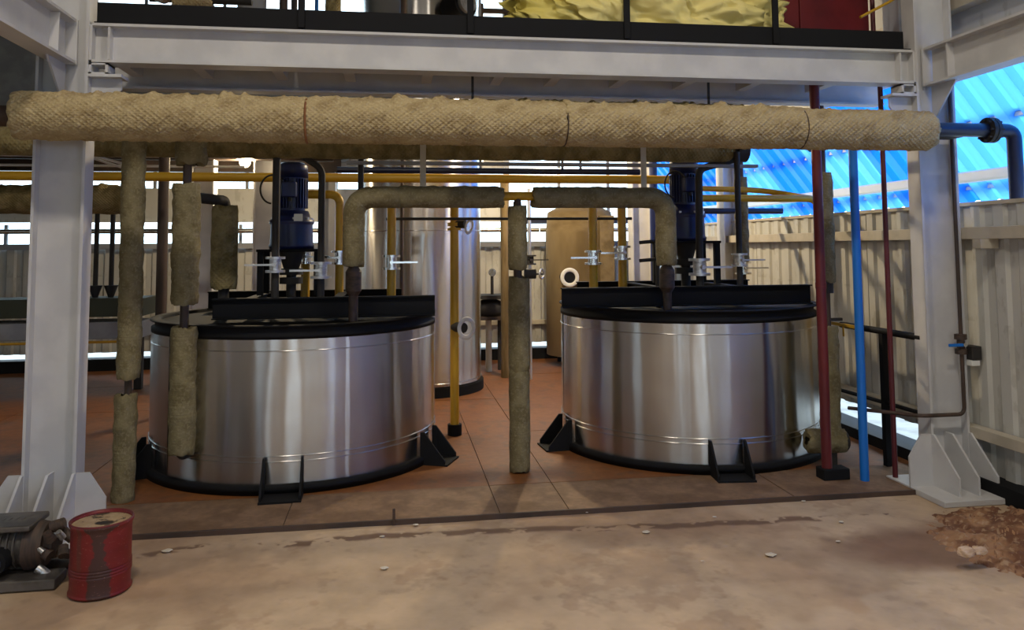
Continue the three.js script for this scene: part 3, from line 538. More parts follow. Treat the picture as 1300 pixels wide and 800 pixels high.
{ // stub at the left: black elbow into a short insulated cylinder over the tank
  const z = -6.3, x = Z(285, 310, z).x, t = thing('insulated_stub', 'short insulated cylinder under a black elbow at the back of a tank', 'pipe', [x, tk1.top + 0.08, z]);
  part(t, 'insulation_sleeve', wool([V(x, Z(285, 365, z).y, z), V(x, Z(285, 263, z).y, z)], 0.098, { lump: 0.06, sd: 91 }), M.woolOchre);
  part(t, 'elbow', tube([V(x, Z(285, 268, z).y, z), V(x, Z(285, 255, z).y, z), V(Z(252, 255, z).x, Z(285, 253, z).y, z + 0.3)], 0.04, 0.1), M.soot);
  part(t, 'stub_leg', cyl(V(x, tk1.top + 0.06, z), V(x, Z(285, 362, z).y, z), 0.04), M.soot);
}

// ---------------------------------------------------------------- yellow, blue and dark process pipes
function run(name, label, mat, r, pts, o = {}) {
  const t = thing(name, label, 'pipe', [pts[0].x, Math.min(...pts.map((p) => p.y)), pts[0].z], o.group);
  part(t, 'pipe_run', tube(pts, r, o.bend ?? 0.1), mat); if (o.extra) o.extra(t); return t;
}
const vert = (px, z, yTop, yBot, pyRef = 320) => { const x = Z(px, pyRef, z).x; return [V(x, yTop, z), V(x, yBot, z)]; };
{
  const z = -7.4, ya = Z(300, 225, z).y;
  run('yellow_header', 'long thin yellow pipe running level across the whole bay', M.yellow, 0.042, [V(-7.5, ya, z), V(Z(850, 232, z).x, ya, z)]);
  const zb = -7.15, yb = Z(600, 217, zb).y;
  run('navy_header', 'dark blue level pipe just above the long yellow pipe', M.navyPipe, 0.028, [V(Z(428, 217, zb).x, yb, zb), V(Z(812, 217, zb).x, yb, zb)], { extra: (t) => { for (const px of [610, 714, 737]) { const x = Z(px, 215, zb).x; part(t, 'hanger', box(x - 0.012, yb, zb - 0.005, x + 0.012, ROOF, zb + 0.005), M.greyDark); } } });
}
{ // branch pipes dropping into the tanks, each with a flanged valve
  const drop = (px, z, pyTop, label, far, vy, tk, dx) => {
    const x = Z(px, 320, z).x, y = Z(px, pyTop, z).y;
    run('yellow_drop_pipe', label, M.yellow, 0.036, far ? [V(Z(far, pyTop, z).x, y, z), V(x, y, z), V(x, tk + 0.05, z)] : [V(x, y, z), V(x, tk + 0.05, z)], { bend: 0.09, group: 'yellow pipes dropping into the tanks', extra: (t) => valve(t, x, Z(px, vy, z).y, z, 0.034, dx) });
  };
  drop(431, -6.75, 247, 'yellow pipe with a rounded bend dropping into the tank beside the arch pipe', 372, 327, tk1.top, -1);
  drop(388, -6.75, 300, 'short yellow pipe stub rising behind the gear motor stand', 0, 326, tk1.top, 1);
  drop(497, -6.35, 256, 'straight yellow pipe dropping into the tank under the arch pipe', 0, 333, tk1.top, 1);
  drop(753, -6.25, 256, 'thick straight yellow pipe with a flanged valve at the near left of the far tank', 0, 327, tk2.top, -1);
  drop(790, -6.35, 258, 'thinner yellow pipe with a valve beside the pale back column', 0, 321, tk2.top, -1);
}
{ // yellow standing pipe with an open white flange
  const z = -6.78, x = Z(577, 400, z).x, t = thing('yellow_standpipe', 'yellow pipe standing on the floor with two open white flanged branches', 'pipe', [x, SLAB, z]);
  part(t, 'pipe_run', cyl(V(x, SLAB + 0.06, z), V(x, 1.96, z), 0.037), M.yellow);
  part(t, 'foot', cyl(V(x, SLAB, z), V(x, SLAB + 0.09, z), 0.06), M.black);
  const y1 = Z(577, 415, z).y, y2 = Z(577, 285, z).y, ring = (x, y, z, r, tx, ty) => { const g = new THREE.TorusGeometry(r, r * 0.26, 10, 32); g.scale(1, 1, 0.45); g.rotateY(tx); g.rotateX(ty); g.translate(x, y, z); return g; };
  part(t, 'branch', cyl(V(x, y1, z), V(x + 0.07, y1, z + 0.11), 0.042), M.soot); part(t, 'open_flange', ring(x + 0.09, y1, z + 0.13, 0.075, 0.55, 0.0), M.white, 'white open flange');
  part(t, 'branch', cyl(V(x, y2, z), V(x + 0.09, y2, z + 0.06), 0.035), M.soot); part(t, 'open_flange', ring(x + 0.12, y2 - 0.02, z + 0.08, 0.055, 0.9, 0.35), M.white, 'white open flange');
  part(t, 'clamp', [cyl(V(x, y2 - 0.015, z), V(x, y2 + 0.015, z), 0.06), cyl(V(x, y2 - 0.05, z), V(x, y2 - 0.03, z), 0.06)], M.yellow);
}
{ // pipes at the right back
  const z = -6.52, y1 = Z(960, 252, z).y, y2 = Z(960, 239, z - 0.4).y, y3 = Z(960, 268, z - 0.9).y;
  run('yellow_pipe', 'lower of two level yellow pipes reaching the right wall', M.yellow, 0.032, [V(Z(675, 256, z).x, y1, z), V(3.73, y1, z), V(3.73, SLAB, z)]);
  run('yellow_pipe', 'upper thinner yellow pipe that slopes to the right wall', M.yellow, 0.026, [V(Z(860, 236, z - 0.4).x, y2, z - 0.4), V(3.42, y2 - 0.02, z - 0.4), V(3.70, y1, z - 0.03)], { bend: 0.2 });
  run('navy_pipe', 'dark blue level pipe under the yellow pipes at the right wall', M.navyPipe, 0.03, [V(Z(880, 268, z - 0.9).x, y3, z - 0.9), V(WALLX + 0.005, y3, z - 0.9)]);
  const a = vert(1083, -5.8, 2.5, SLAB, 230); run('yellow_riser', 'short yellow upright just behind the blue pipe', M.yellow, 0.022, a);
}
{ // dark vent pipes around the gear motors
  const z = -6.0, A = (px, py, zz = z) => Z(px, py, zz);
  const t = run('vent_pipe', 'dark upright pipe at the left of the gear motor by the insulated riser', M.soot, 0.028, [V(A(350, 300).x, A(350, 382).y, z), V(A(350, 300).x, 2.5, z)], { extra: (t) => valve(t, A(350, 300).x, A(350, 336).y, z, 0.034, -1, M.galv) });
  run('vent_pipe', 'dark bent pipe with a shiny elbow at the right of the same gear motor', M.soot, 0.026, [V(A(408, 300).x, A(408, 380).y, z), V(A(408, 300).x, A(408, 214).y, z), V(A(380, 195).x, A(380, 196).y, z), V(A(380, 195).x, 2.45, z)], { bend: 0.06, extra: (t) => valve(t, A(408, 300).x, A(408, 343).y, z, 0.036, -1, M.galv) });
  run('vent_pipe', 'dark thin pipe rising past the long yellow pipe near the arch bend', M.soot, 0.022, vert(458, -6.05, 2.40, Z(458, 245, -6.05).y, 230));
  const zz = -6.0; run('vent_pipe', 'dark bent pipe stepping down from the ochre pipe to the right-hand gear motor', M.soot, 0.03, [V(Z(940, 185, zz).x, 2.34, zz), V(Z(940, 200, zz).x, Z(940, 200, zz).y, zz), V(Z(887, 214, zz).x, Z(887, 215, zz).y, zz), V(Z(887, 300, zz).x, Z(887, 375, zz).y, zz)], { bend: 0.06, extra: (t) => valve(t, Z(887, 300, zz).x, Z(887, 339, zz).y, zz, 0.04, 1, M.galv) });
  run('vent_pipe', 'dark straight pipe beside the pale green riser', M.soot, 0.024, [V(Z(938, 300, zz + 0.1).x, 2.34, zz + 0.1), V(Z(938, 300, zz + 0.1).x, tk2.top + 0.1, zz + 0.1)], { extra: (t) => valve(t, Z(938, 300, zz + 0.1).x, Z(938, 330, zz + 0.1).y, zz + 0.1, 0.03, 1, M.galv) });
  run('brown_riser', 'rusty brown upright pipe behind the riser that feeds the tank', M.brownSteel, 0.05, vert(206, -8.0, 3.0, SLAB));
  run('brown_riser', 'thin brown upright pipe in front of the tall steel tank', M.brownSteel, 0.02, vert(510, -7.9, 2.3, SLAB));
  run('tie_rod', 'thin level rod behind the arch pipe', M.soot, 0.012, [Z(490, 278, -6.39), V(Z(802, 278, -6.39).x, Z(490, 278, -6.39).y, -6.39)]);
  run('blue_riser', 'dark blue upright pipe behind the right-hand gear motor', M.navy, 0.045, vert(831, -8.4, 3.4, SLAB));
  { const q = Z(834, 300, -6.0), t = thing('sampling_post', 'black post with two short arms beside the arch pipe bend', 'post', [q.x, tk2.top, -6.0]); part(t, 'post', cyl(V(q.x, tk2.top + 0.06, -6.0), V(q.x, q.y, -6.0), 0.018), M.soot); for (const py of [308, 331]) part(t, 'arm', cyl(Z(812, py, -6.0), Z(835, py - 2, -6.0), 0.014), M.soot); }
}
// ---------------------------------------------------------------- pipes by the right column
{
  const up = 2.9, std_ = (name, label, px, pyF, zz, mat, r, bendY, extra) => { const p = V(Z(px, pyF, zz).x, SLAB, zz), t = thing(name, label, 'pipe', [p.x, SLAB, p.z]); part(t, 'pipe_run', bendY ? tube([V(p.x, SLAB, zz), V(p.x, bendY, zz), V(p.x, bendY, zz - 0.55)], r, 0.1) : cyl(V(p.x, SLAB, p.z), V(p.x, up, p.z), r), mat); if (extra) extra(t, p); };
  std_('red_pipe', 'red upright pipe on a black foot block', 1050, 600, -5.08, M.red, 0.034, 0, (t, p) => { part(t, 'foot_block', box(p.x - 0.05, SLAB, p.z - 0.06, p.x + 0.14, SLAB + 0.075, p.z + 0.05, 0.008), M.black); part(t, 'union', cyl(V(p.x, 1.3, p.z), V(p.x, 1.34, p.z), 0.037), M.red); });
  std_('blue_pipe', 'bright blue upright pipe between the two red pipes', 1098, 612, -5.0, M.blue, 0.029, 2.33);
  std_('dark_red_pipe', 'thin dark red upright pipe next to the column by the wall', 1137, 610, -5.0, M.darkRed, 0.017, 0);
  const p = YY(1062, 600, SLAB); 
  // rail along the wall
  const xr = 3.5, A = (px, py) => XX(px, py, xr), t = thing('pipe_rail', 'black rail of two level tubes along the profiled wall', 'rail', [xr, SLAB, -5.4]);
  part(t, 'rail_tube', cyl(A(1068, 412), A(1171, 429), 0.024), M.black); part(t, 'rail_tube', cyl(A(1063, 494), A(1174, 526), 0.014), M.black);
  const q = A(1121, 424); part(t, 'rail_post', box(q.x - 0.022, SLAB, q.z - 0.022, q.x + 0.022, q.y, q.z + 0.022), M.black);
  const h = A(1078, 413), v = thing('yellow_valve_handle', 'yellow lever handle on the black rail tube', 'handle', [h.x, h.y, h.z]);
  part(v, 'lever', [box(h.x - 0.03, h.y - 0.015, h.z - 0.25, h.x - 0.022, h.y + 0.012, h.z + 0.12, 0.003), box(h.x - 0.03, h.y - 0.09, h.z - 0.05, h.x - 0.022, h.y, h.z - 0.03, 0.003)], M.yellow);
}
{
  const z = -4.77, X = (px, py) => Z(px, py, z), t = thing('brown_line', 'thin brown pipe down the column web with a blue-handled valve', 'pipe', [X(1213, 300).x, 0.6, z]);
  const x0 = X(1209, 200).x, yv = X(1214, 437).y, ye = X(1218, 526).y;
  part(t, 'pipe_run', tube([V(x0, 2.75, z), V(x0, ye, z + 0.005), V(3.40, ye, z + 0.005), Z(1077, 518, -5.2)], 0.0125, 0.05), M.brownSteel);
  const v = part(t, 'valve', [cyl(V(x0, yv - 0.03, z), V(x0, yv + 0.03, z), 0.024), cyl(V(x0, yv + 0.03, z), V(x0, yv + 0.065, z), 0.038, 0.038, 6), cyl(V(x0, yv - 0.065, z), V(x0, yv - 0.03, z), 0.038, 0.038, 6)], M.brownSteel);
  part(v, 'handle', box(x0 - 0.115, yv - 0.012, z + 0.03, x0 + 0.01, yv + 0.008, z + 0.04, 0.003), M.blue, 'blue lever handle'); part(v, 'stem', cyl(V(x0, yv, z), V(x0, yv, z + 0.045), 0.014), M.chrome);
  const w = XX(1240, 452, WALLX - 0.02), s = thing('wall_socket', 'small black socket box with a pale lip on the profiled wall', 'socket', [w.x, w.y, w.z]);
  part(s, 'box_body', box(w.x - 0.07, w.y - 0.02, w.z - 0.05, w.x, w.y + 0.07, w.z + 0.05, 0.006), M.soot); part(s, 'lip', box(w.x - 0.075, w.y - 0.06, w.z - 0.045, w.x - 0.01, w.y - 0.022, w.z + 0.045, 0.006), M.white);
}

// ---------------------------------------------------------------- behind the tanks
{ // tall steel tank
  const cx = 0.296, cz = -9.09, R = 0.69, t = thing('tall_steel_tank', 'tall stainless tank behind the arch pipe rising past the walkway', 'tank', [cx, SLAB, cz]);
  part(t, 'base_ring', new THREE.CylinderGeometry(R + 0.03, R + 0.03, 0.1, 64).translate(cx, SLAB + 0.05, cz), M.black);
  for (const [k, a, b] of [[0, 0.13, 1.75], [1, 1.75, 3.4], [2, 3.4, 5.9]]) {
    const g = new THREE.CylinderGeometry(R, R, b - a, 120, 24, true); g.translate(cx, (a + b) / 2, cz); const p = g.attributes.position;
    for (let i = 0; i < p.count; i++) { const x = p.getX(i) - cx, z = p.getZ(i) - cz, an = Math.atan2(x, z), q = 1 + (0.004 * n3(Math.sin(an) * 6 + k * 9, p.getY(i) * 1.1, Math.cos(an) * 6) + 0.002 * n3(Math.sin(an) * 17, p.getY(i) * 2, Math.cos(an) * 17)) / R; p.setX(i, cx + x * q); p.setZ(i, cz + z * q); }
    g.computeVertexNormals(); part(t, 'shell_sheet', g, M.steel);
    part(t, 'swage_band', new THREE.TorusGeometry(R + 0.002, 0.005, 8, 96).rotateX(Math.PI / 2).translate(cx, a + 0.03, cz), M.steel);
  }
  part(t, 'core', new THREE.CylinderGeometry(R - 0.05, R - 0.05, 5.7, 40).translate(cx, SLAB + 2.95, cz), M.soot);
}
{ // beige insulated vessel
  const cx = 2.50, cz = -10.5, R = 0.46, t = thing('beige_vessel', 'beige lagged upright vessel with an open white flange near the back wall', 'vessel', [cx, SLAB, cz]);
  const yT = Z(735, 276, cz + 0.1).y;
  part(t, 'lagging', new THREE.LatheGeometry([[0, 0], [R, 0], [R, 1.62], [R * 0.94, yT - 0.09], [R * 0.6, yT - 0.01], [0, yT + 0.02]].map(([a, b]) => new THREE.Vector2(a, b)), 48).translate(cx, 0.16, cz), M.lagging);
  for (let k = 0; k < 4; k++) { const a = k * 1.57 + 0.7; part(t, 'leg', box(cx + 0.36 * Math.sin(a) - 0.03, SLAB, cz + 0.36 * Math.cos(a) - 0.03, cx + 0.36 * Math.sin(a) + 0.03, 0.2, cz + 0.36 * Math.cos(a) + 0.03), M.black); }
  const f = Z(721, 352, cz + R + 0.02), n = part(t, 'manway_neck', cyl(V(f.x, f.y, cz + 0.3), V(f.x, f.y, cz + R + 0.12), 0.075, 0.075, 28), M.black); 
  part(n, 'open_flange', new THREE.TorusGeometry(0.098, 0.026, 12, 40).scale(1, 1, 0.5).translate(f.x, f.y, cz + R + 0.125), M.white, 'white open flange');
  part(t, 'side_box', box(Z(760, 330, cz + 0.4).x, 1.0, cz + 0.32, Z(778, 330, cz + 0.4).x, 2.0, cz + 0.48), M.lagging);
}
{ // back columns
  const bc = (px, z, w, label, mat = M.grey, top = ROOF) => { const p = Z(px, 320, z), t = thing('back_column', label, 'column', [p.x, SLAB, z]); part(t, 'shaft', at(ibeam('y', top - SLAB, w, 0.2, 0.014, 0.012), p.x, (top + SLAB) / 2, z), mat); part(t, 'base_plate', box(p.x - w / 2 - 0.05, SLAB, z - 0.15, p.x + w / 2 + 0.05, SLAB + 0.02, z + 0.15), mat); };
  bc(813, -9.4, 0.25, 'pale back column seen under the right end of the arch pipe');
  bc(924, -8.6, 0.16, 'pale blue-lit back column beside the right-hand gear motor');
  bc(258, -9.3, 0.24, 'grey back column behind the short insulated cylinder', M.grey, 2.6);
  bc(335, -9.3, 0.22, 'grey back column left of the blue gear motor', M.grey, 2.6);
  bc(418, -10.7, 0.16, 'slim grey back column between gear motor and tall tank', M.grey, 2.6);
}
{ // low deck at the back left with conduits
  const t = thing('rear_deck', 'dark low deck at the back with pale conduits under it', 'deck', [-3, 2.7, -9.3]);
  part(t, 'deck_slab', box(LEFTX + 0.1, 2.78, BACK + 0.1, -0.6, 2.9, -7.8), M.brownSteel);
  for (const z of [-7.9, -9.3, -10.7]) part(t, 'deck_beam', at(ibeam('x', 7.2, 0.18, 0.1), -4.3, 2.69, z), M.brownSteel);
  const c = thing('conduit', 'pale conduits strung under the low back deck', 'conduit', [-4, 2.5, -8.6]);
  part(c, 'level_tube', cyl(V(-7, 2.56, -8.6), V(-1.6, 2.56, -8.6), 0.012), M.white); part(c, 'level_tube', cyl(V(-7, 2.48, -8.8), V(-1.6, 2.48, -8.8), 0.014), M.white);
  part(c, 'slanting_tube', cyl(Z(106, 194, -8.4), Z(160, 209, -8.4), 0.013), M.white); part(c, 'slanting_tube', cyl(Z(106, 197, -8.4), Z(156, 213, -8.4), 0.013), M.white);
}
{ // dark insulated header at the left, shiny duct along the window strip
  const z = -8.9, y = Z(60, 254, z).y, t = thing('insulated_header', 'thick frayed insulated pipe at the far left below the long yellow pipe', 'pipe', [-3.5, y, z]);
  part(t, 'insulation_section', wool([V(-6.5, y, z), V(Z(178, 254, z).x, y, z)], 0.148, { lump: 0.10, top: 0.2, sd: 55 }), M.woolOchre);
  part(t, 'hanger', box(-3.6, y, z - 0.01, -3.56, 2.62, z + 0.01), M.soot); part(t, 'hanger', box(-5.6, y, z - 0.01, -5.56, 2.62, z + 0.01), M.soot);
  const zz = BACK + 0.22, yd = Z(60, 294, zz).y, d = thing('shiny_tube', 'long thin shiny tube running across the far window strip' , 'tube', [-2, yd, zz]);
  for (let i = 0; i < 7; i++) part(d, 'tube_section', cyl(V(-7.8 + i * 1.64, yd, zz), V(-7.8 + (i + 1) * 1.64 - 0.01, yd, zz), 0.032, 0.032, 20), M.silverDuct);
}
{ // valve manifold bench at the back left
  const z = -9.6, a = Z(0, 385, z), b = Z(190, 385, z), t = thing('valve_bench', 'dark green bench with upright valve stems at the far left', 'bench', [(a.x + b.x) / 2, SLAB, z]);
  part(t, 'bench_box', box(a.x - 1.2, Z(90, 401, z).y, z - 0.25, b.x, Z(90, 378, z).y, z + 0.25, 0.01), std({ color: lin(0.035, 0.042, 0.022), roughness: 0.6 }));
  part(t, 'lower_tray', box(a.x - 1.2, Z(90, 428, z).y, z - 0.2, b.x, Z(90, 407, z).y, z + 0.3, 0.01), M.greyDark);
  part(t, 'edge_rail', cyl(V(a.x - 1.2, Z(90, 431, z).y, z + 0.34), V(b.x, Z(90, 431, z).y, z + 0.34), 0.014), M.yellow);
  for (const x of [a.x - 1, a.x + 0.4, b.x - 0.1]) part(t, 'leg', box(x - 0.04, SLAB, z - 0.04, x + 0.04, Z(90, 425, z).y, z + 0.04), M.soot);
  for (const px of [122, 142]) { const x = Z(px, 330, z).x; part(t, 'valve_stem', [cyl(V(x, Z(90, 378, z).y, z), V(x, Z(90, 262, z).y, z), 0.026), cyl(V(x, Z(90, 371, z).y, z), V(x, Z(90, 363, z).y, z), 0.05, 0.075), cyl(V(x, Z(90, 378, z).y, z), V(x, Z(90, 371, z).y, z), 0.03, 0.05)], M.soot); }
}
{ // pump set seen between the tanks
  const z = -10.2, p = Z(622, 400, z), t = thing('feed_pump', 'dark pump set on a stand behind the insulated drop pipe', 'pump', [p.x, SLAB, z]);
  part(t, 'pump_body', new THREE.SphereGeometry(0.18, 24, 16).scale(1.1, 0.75, 1).translate(p.x, Z(622, 392, z).y, z), M.soot);
  part(t, 'platform', box(p.x - 0.22, Z(622, 379, z).y, z - 0.2, p.x + 0.24, Z(622, 374, z).y, z + 0.2), M.soot);
  part(t, 'lower_plate', box(p.x - 0.2, Z(622, 405, z).y, z - 0.2, p.x + 0.22, Z(622, 401, z).y, z + 0.2), M.brownSteel);
  part(t, 'leg', cyl(V(p.x - 0.03, SLAB, z + 0.1), V(p.x - 0.03, Z(622, 402, z).y, z + 0.1), 0.04), M.beigeBar); part(t, 'leg', cyl(V(p.x + 0.12, SLAB, z), V(p.x + 0.12, Z(622, 402, z).y, z), 0.022), M.soot);
  part(t, 'stem', cyl(V(p.x + 0.03, Z(622, 375, z).y, z), V(p.x + 0.03, Z(622, 345, z).y, z), 0.02), M.soot); part(t, 'gauge', cyl(V(p.x + 0.03, Z(622, 346, z).y, z - 0.03), V(p.x + 0.03, Z(622, 346, z).y, z + 0.03), 0.05), M.chrome);
  const z2 = -9.6; run('lagged_post', 'wool-lagged upright pipe just left of the insulated drop pipe', M.lagging, 0.05, vert(641, z2, 2.4, SLAB, 400));
  run('thin_riser', 'thin pale upright pipe just right of the insulated drop pipe', M.galv, 0.02, vert(673, -9.4, 2.3, SLAB, 400), { extra: (t) => { const x = Z(673, 330, -9.4).x; valve(t, x, Z(673, 330, -9.4).y, -9.4, 0.035, 1, M.soot); part(t, 'hand_wheel', new THREE.TorusGeometry(0.055, 0.012, 8, 28).rotateY(0.9).translate(x + 0.14, Z(673, 348, -9.4).y, -9.4), M.galv); part(t, 'wheel_spindle', cyl(V(x, Z(673, 348, -9.4).y, -9.4), V(x + 0.16, Z(673, 348, -9.4).y, -9.4), 0.012), M.soot); } });
}

// ---------------------------------------------------------------- things on and behind the walkway
{
  const z = -5.1, a = Z(672, 30, z), b = Z(962, 38, z), cx = (a.x + b.x) / 2, w = (b.x - a.x) / 2, t = thing('yellow_tarpaulin', 'crumpled yellow tarpaulin bundle lying on the walkway', 'tarpaulin', [cx, 2.922, z]);
  const g = new THREE.SphereGeometry(1, 260, 140), p = g.attributes.position;
  for (let i = 0; i < p.count; i++) {
    let x = p.getX(i), y = p.getY(i), q = p.getZ(i);
    const rg = (s, o) => 1 - Math.abs(n3(x * s + o, y * s * 1.2 + x * 1.6, q * s + o)) * 2;
    const f = 1 + 0.13 * n3(x * 2, y * 2, q * 2) + 0.20 * rg(2.3, 3) + 0.12 * rg(4.6, 8) + 0.06 * rg(9, 1);
    x *= f; q *= f; y = y < -0.35 ? -0.35 + (y + 0.35) * 0.05 : y * f;
    const X = x * w * 0.97, Y = y * 0.46, fold = (a, b, o) => 1 - 2.4 * Math.abs(n3(a + 0.6 * n3(a * 0.7, b, o), b, o)); p.setXYZ(i, X, Y, q * 0.2 + (q > -0.3 ? 0.045 * fold(X * 4 + Y * 7, Y * 4 - X * 2, 3.3) + 0.025 * fold(X * 9 - Y * 8, Y * 9 + X * 4, 7.7) : 0));
  }
  g.computeVertexNormals(); g.computeBoundingBox(); g.translate(cx, 2.924 - g.boundingBox.min.y, z); part(t, 'folded_sheet', g, M.tarp);
}
{
  const z = -5.42, a = Z(922, 20, z), b = Z(1112, 30, z), t = thing('red_cabinet', 'tall dark red steel cabinet standing on the walkway', 'cabinet', [(a.x + b.x) / 2, 2.922, z]);
  part(t, 'cabinet_body', box(a.x, 2.922, z - 0.2, b.x - 0.06, 4.4, z, 0.006), M.redPanel);
  const m = (a.x + b.x - 0.06) / 2; for (const [p, q] of [[a.x + 0.01, m - 0.005], [m + 0.005, b.x - 0.07]]) { const d = part(t, 'door', box(p, 2.95, z, q, 4.38, z + 0.02, 0.004), M.redPanel); part(d, 'handle', box(q - 0.06, 3.6, z + 0.02, q - 0.04, 3.75, z + 0.045, 0.004), M.soot); }
  const x1 = Z(1108, 20, -5.1).x; run('thin_red_riser', 'thin red upright pipe beside the red cabinet', M.darkRed, 0.016, [V(x1, 2.92, -5.1), V(x1, 5, -5.1)]);
  run('orange_pole', 'slanting orange and black pole leaning beside the red cabinet', M.yellow, 0.010, [Z(1092, 22, -5.0), Z(1128, 3, -5.0), Z(1160, -16, -5.0)]);
  const c = Z(1150, 25, -5.25), k = thing('grey_switch_box', 'pale grey switch box on the walkway beside the column by the wall', 'box', [c.x, 2.922, -5.3]);
  part(k, 'box_body', box(c.x - 0.09, 2.922 + 0.08, -5.4, c.x + 0.08, 3.6, -5.2, 0.01), M.grey); part(k, 'door', box(c.x - 0.075, 3.05, -5.2, c.x + 0.065, 3.55, -5.19, 0.004), M.grey); part(k, 'foot', box(c.x - 0.06, 2.922, -5.36, c.x + 0.05, 3.0, -5.24), M.soot);
}
{
  run('upper_riser', 'dark grey thick upright duct behind the walkway', M.greyDark, 0.12, vert(320, -6.9, 5.6, 2.93, 5));
  run('upper_riser', 'brown upright pipe behind the walkway beside the grey duct', M.brownSteel, 0.035, vert(360, -6.9, 5.6, 2.93, 5));
  run('upper_riser', 'thin dark upright pipe behind the walkway between brown and lagged pipes', M.soot, 0.022, vert(374, -6.9, 5.6, 2.93, 5));
  run('upper_riser', 'bright blue thin upright pipe behind the walkway', M.blue, 0.018, vert(402, -7.6, 5.6, 2.93, 5));
  run('upper_riser', 'brown upright pipe in front of the tall tank above the walkway', M.brownSteel, 0.028, vert(512, -8.0, 5.6, 2.4, 5));
  const z = -7.2, x = Z(423, 5, z).x, t = thing('lagged_upper_pipe', 'lagged upright pipe left of the tall tank above the walkway', 'pipe', [x, 2.9, z]); part(t, 'insulation_sleeve', wool([V(x, 2.95, z), V(x, 5.5, z)], 0.07, { lump: 0.08, sd: 66, step: 0.03 }), M.woolOchre);
  const y = Z(244, -2, -6.6).y, u = thing('lagged_upper_bend', 'lagged pipe lump with a round flange end above the walkway', 'pipe', [Z(240, 0, -6.6).x, y, -6.6]);
  part(u, 'insulation_section', wool([V(Z(222, 0, -6.6).x, y, -6.6), V(Z(268, 0, -6.6).x, y, -6.6)], 0.09, { lump: 0.15, sd: 68 }), M.wool); part(u, 'flange', cyl(V(Z(205, 0, -6.6).x, y + 0.03, -6.55), V(Z(205, 0, -6.6).x + 0.03, y + 0.03, -6.6), 0.085), M.galv);
  part(u, 'pipe_core', cyl(V(Z(190, 0, -6.6).x, y, -6.6), V(Z(320, 0, -6.6).x, y, -6.6), 0.04), M.soot);
  const yr = Z(650, 15, -7.5).y, h = thing('red_brown_upper_pipe', 'level red-brown pipe with a hand valve behind the tarpaulin', 'pipe', [Z(650, 0, -7.5).x, yr, -7.5]);
  part(h, 'hanger', cyl(V(Z(700, 15, -7.5).x, yr, -7.5), V(Z(700, 15, -7.5).x, ROOF, -7.5), 0.006), M.soot); part(h, 'pipe_run', cyl(V(Z(608, 15, -7.5).x, yr, -7.5), V(Z(720, 15, -7.5).x, yr, -7.5), 0.026), M.brownSteel); part(h, 'valve', cyl(V(Z(643, 15, -7.5).x, yr - 0.09, -7.5), V(Z(643, 15, -7.5).x, yr + 0.07, -7.5), 0.02), M.brownSteel); part(h, 'flange', cyl(V(Z(608, 15, -7.5).x, yr, -7.5), V(Z(613, 15, -7.5).x, yr, -7.5), 0.07), M.brownSteel);
  const m = Z(583, 10, -8.3), n = thing('tank_manhole', 'black round manhole on the side of the tall tank above the walkway', 'manhole', [m.x, m.y, m.z]); part(n, 'neck', cyl(V(m.x - 0.08, m.y, m.z - 0.1), V(m.x + 0.06, m.y + 0.02, m.z + 0.1), 0.15, 0.15, 28), M.black); part(n, 'cover', cyl(V(m.x + 0.06, m.y + 0.02, m.z + 0.1), V(m.x + 0.085, m.y + 0.024, m.z + 0.135), 0.11, 0.11, 28), M.galv);
}

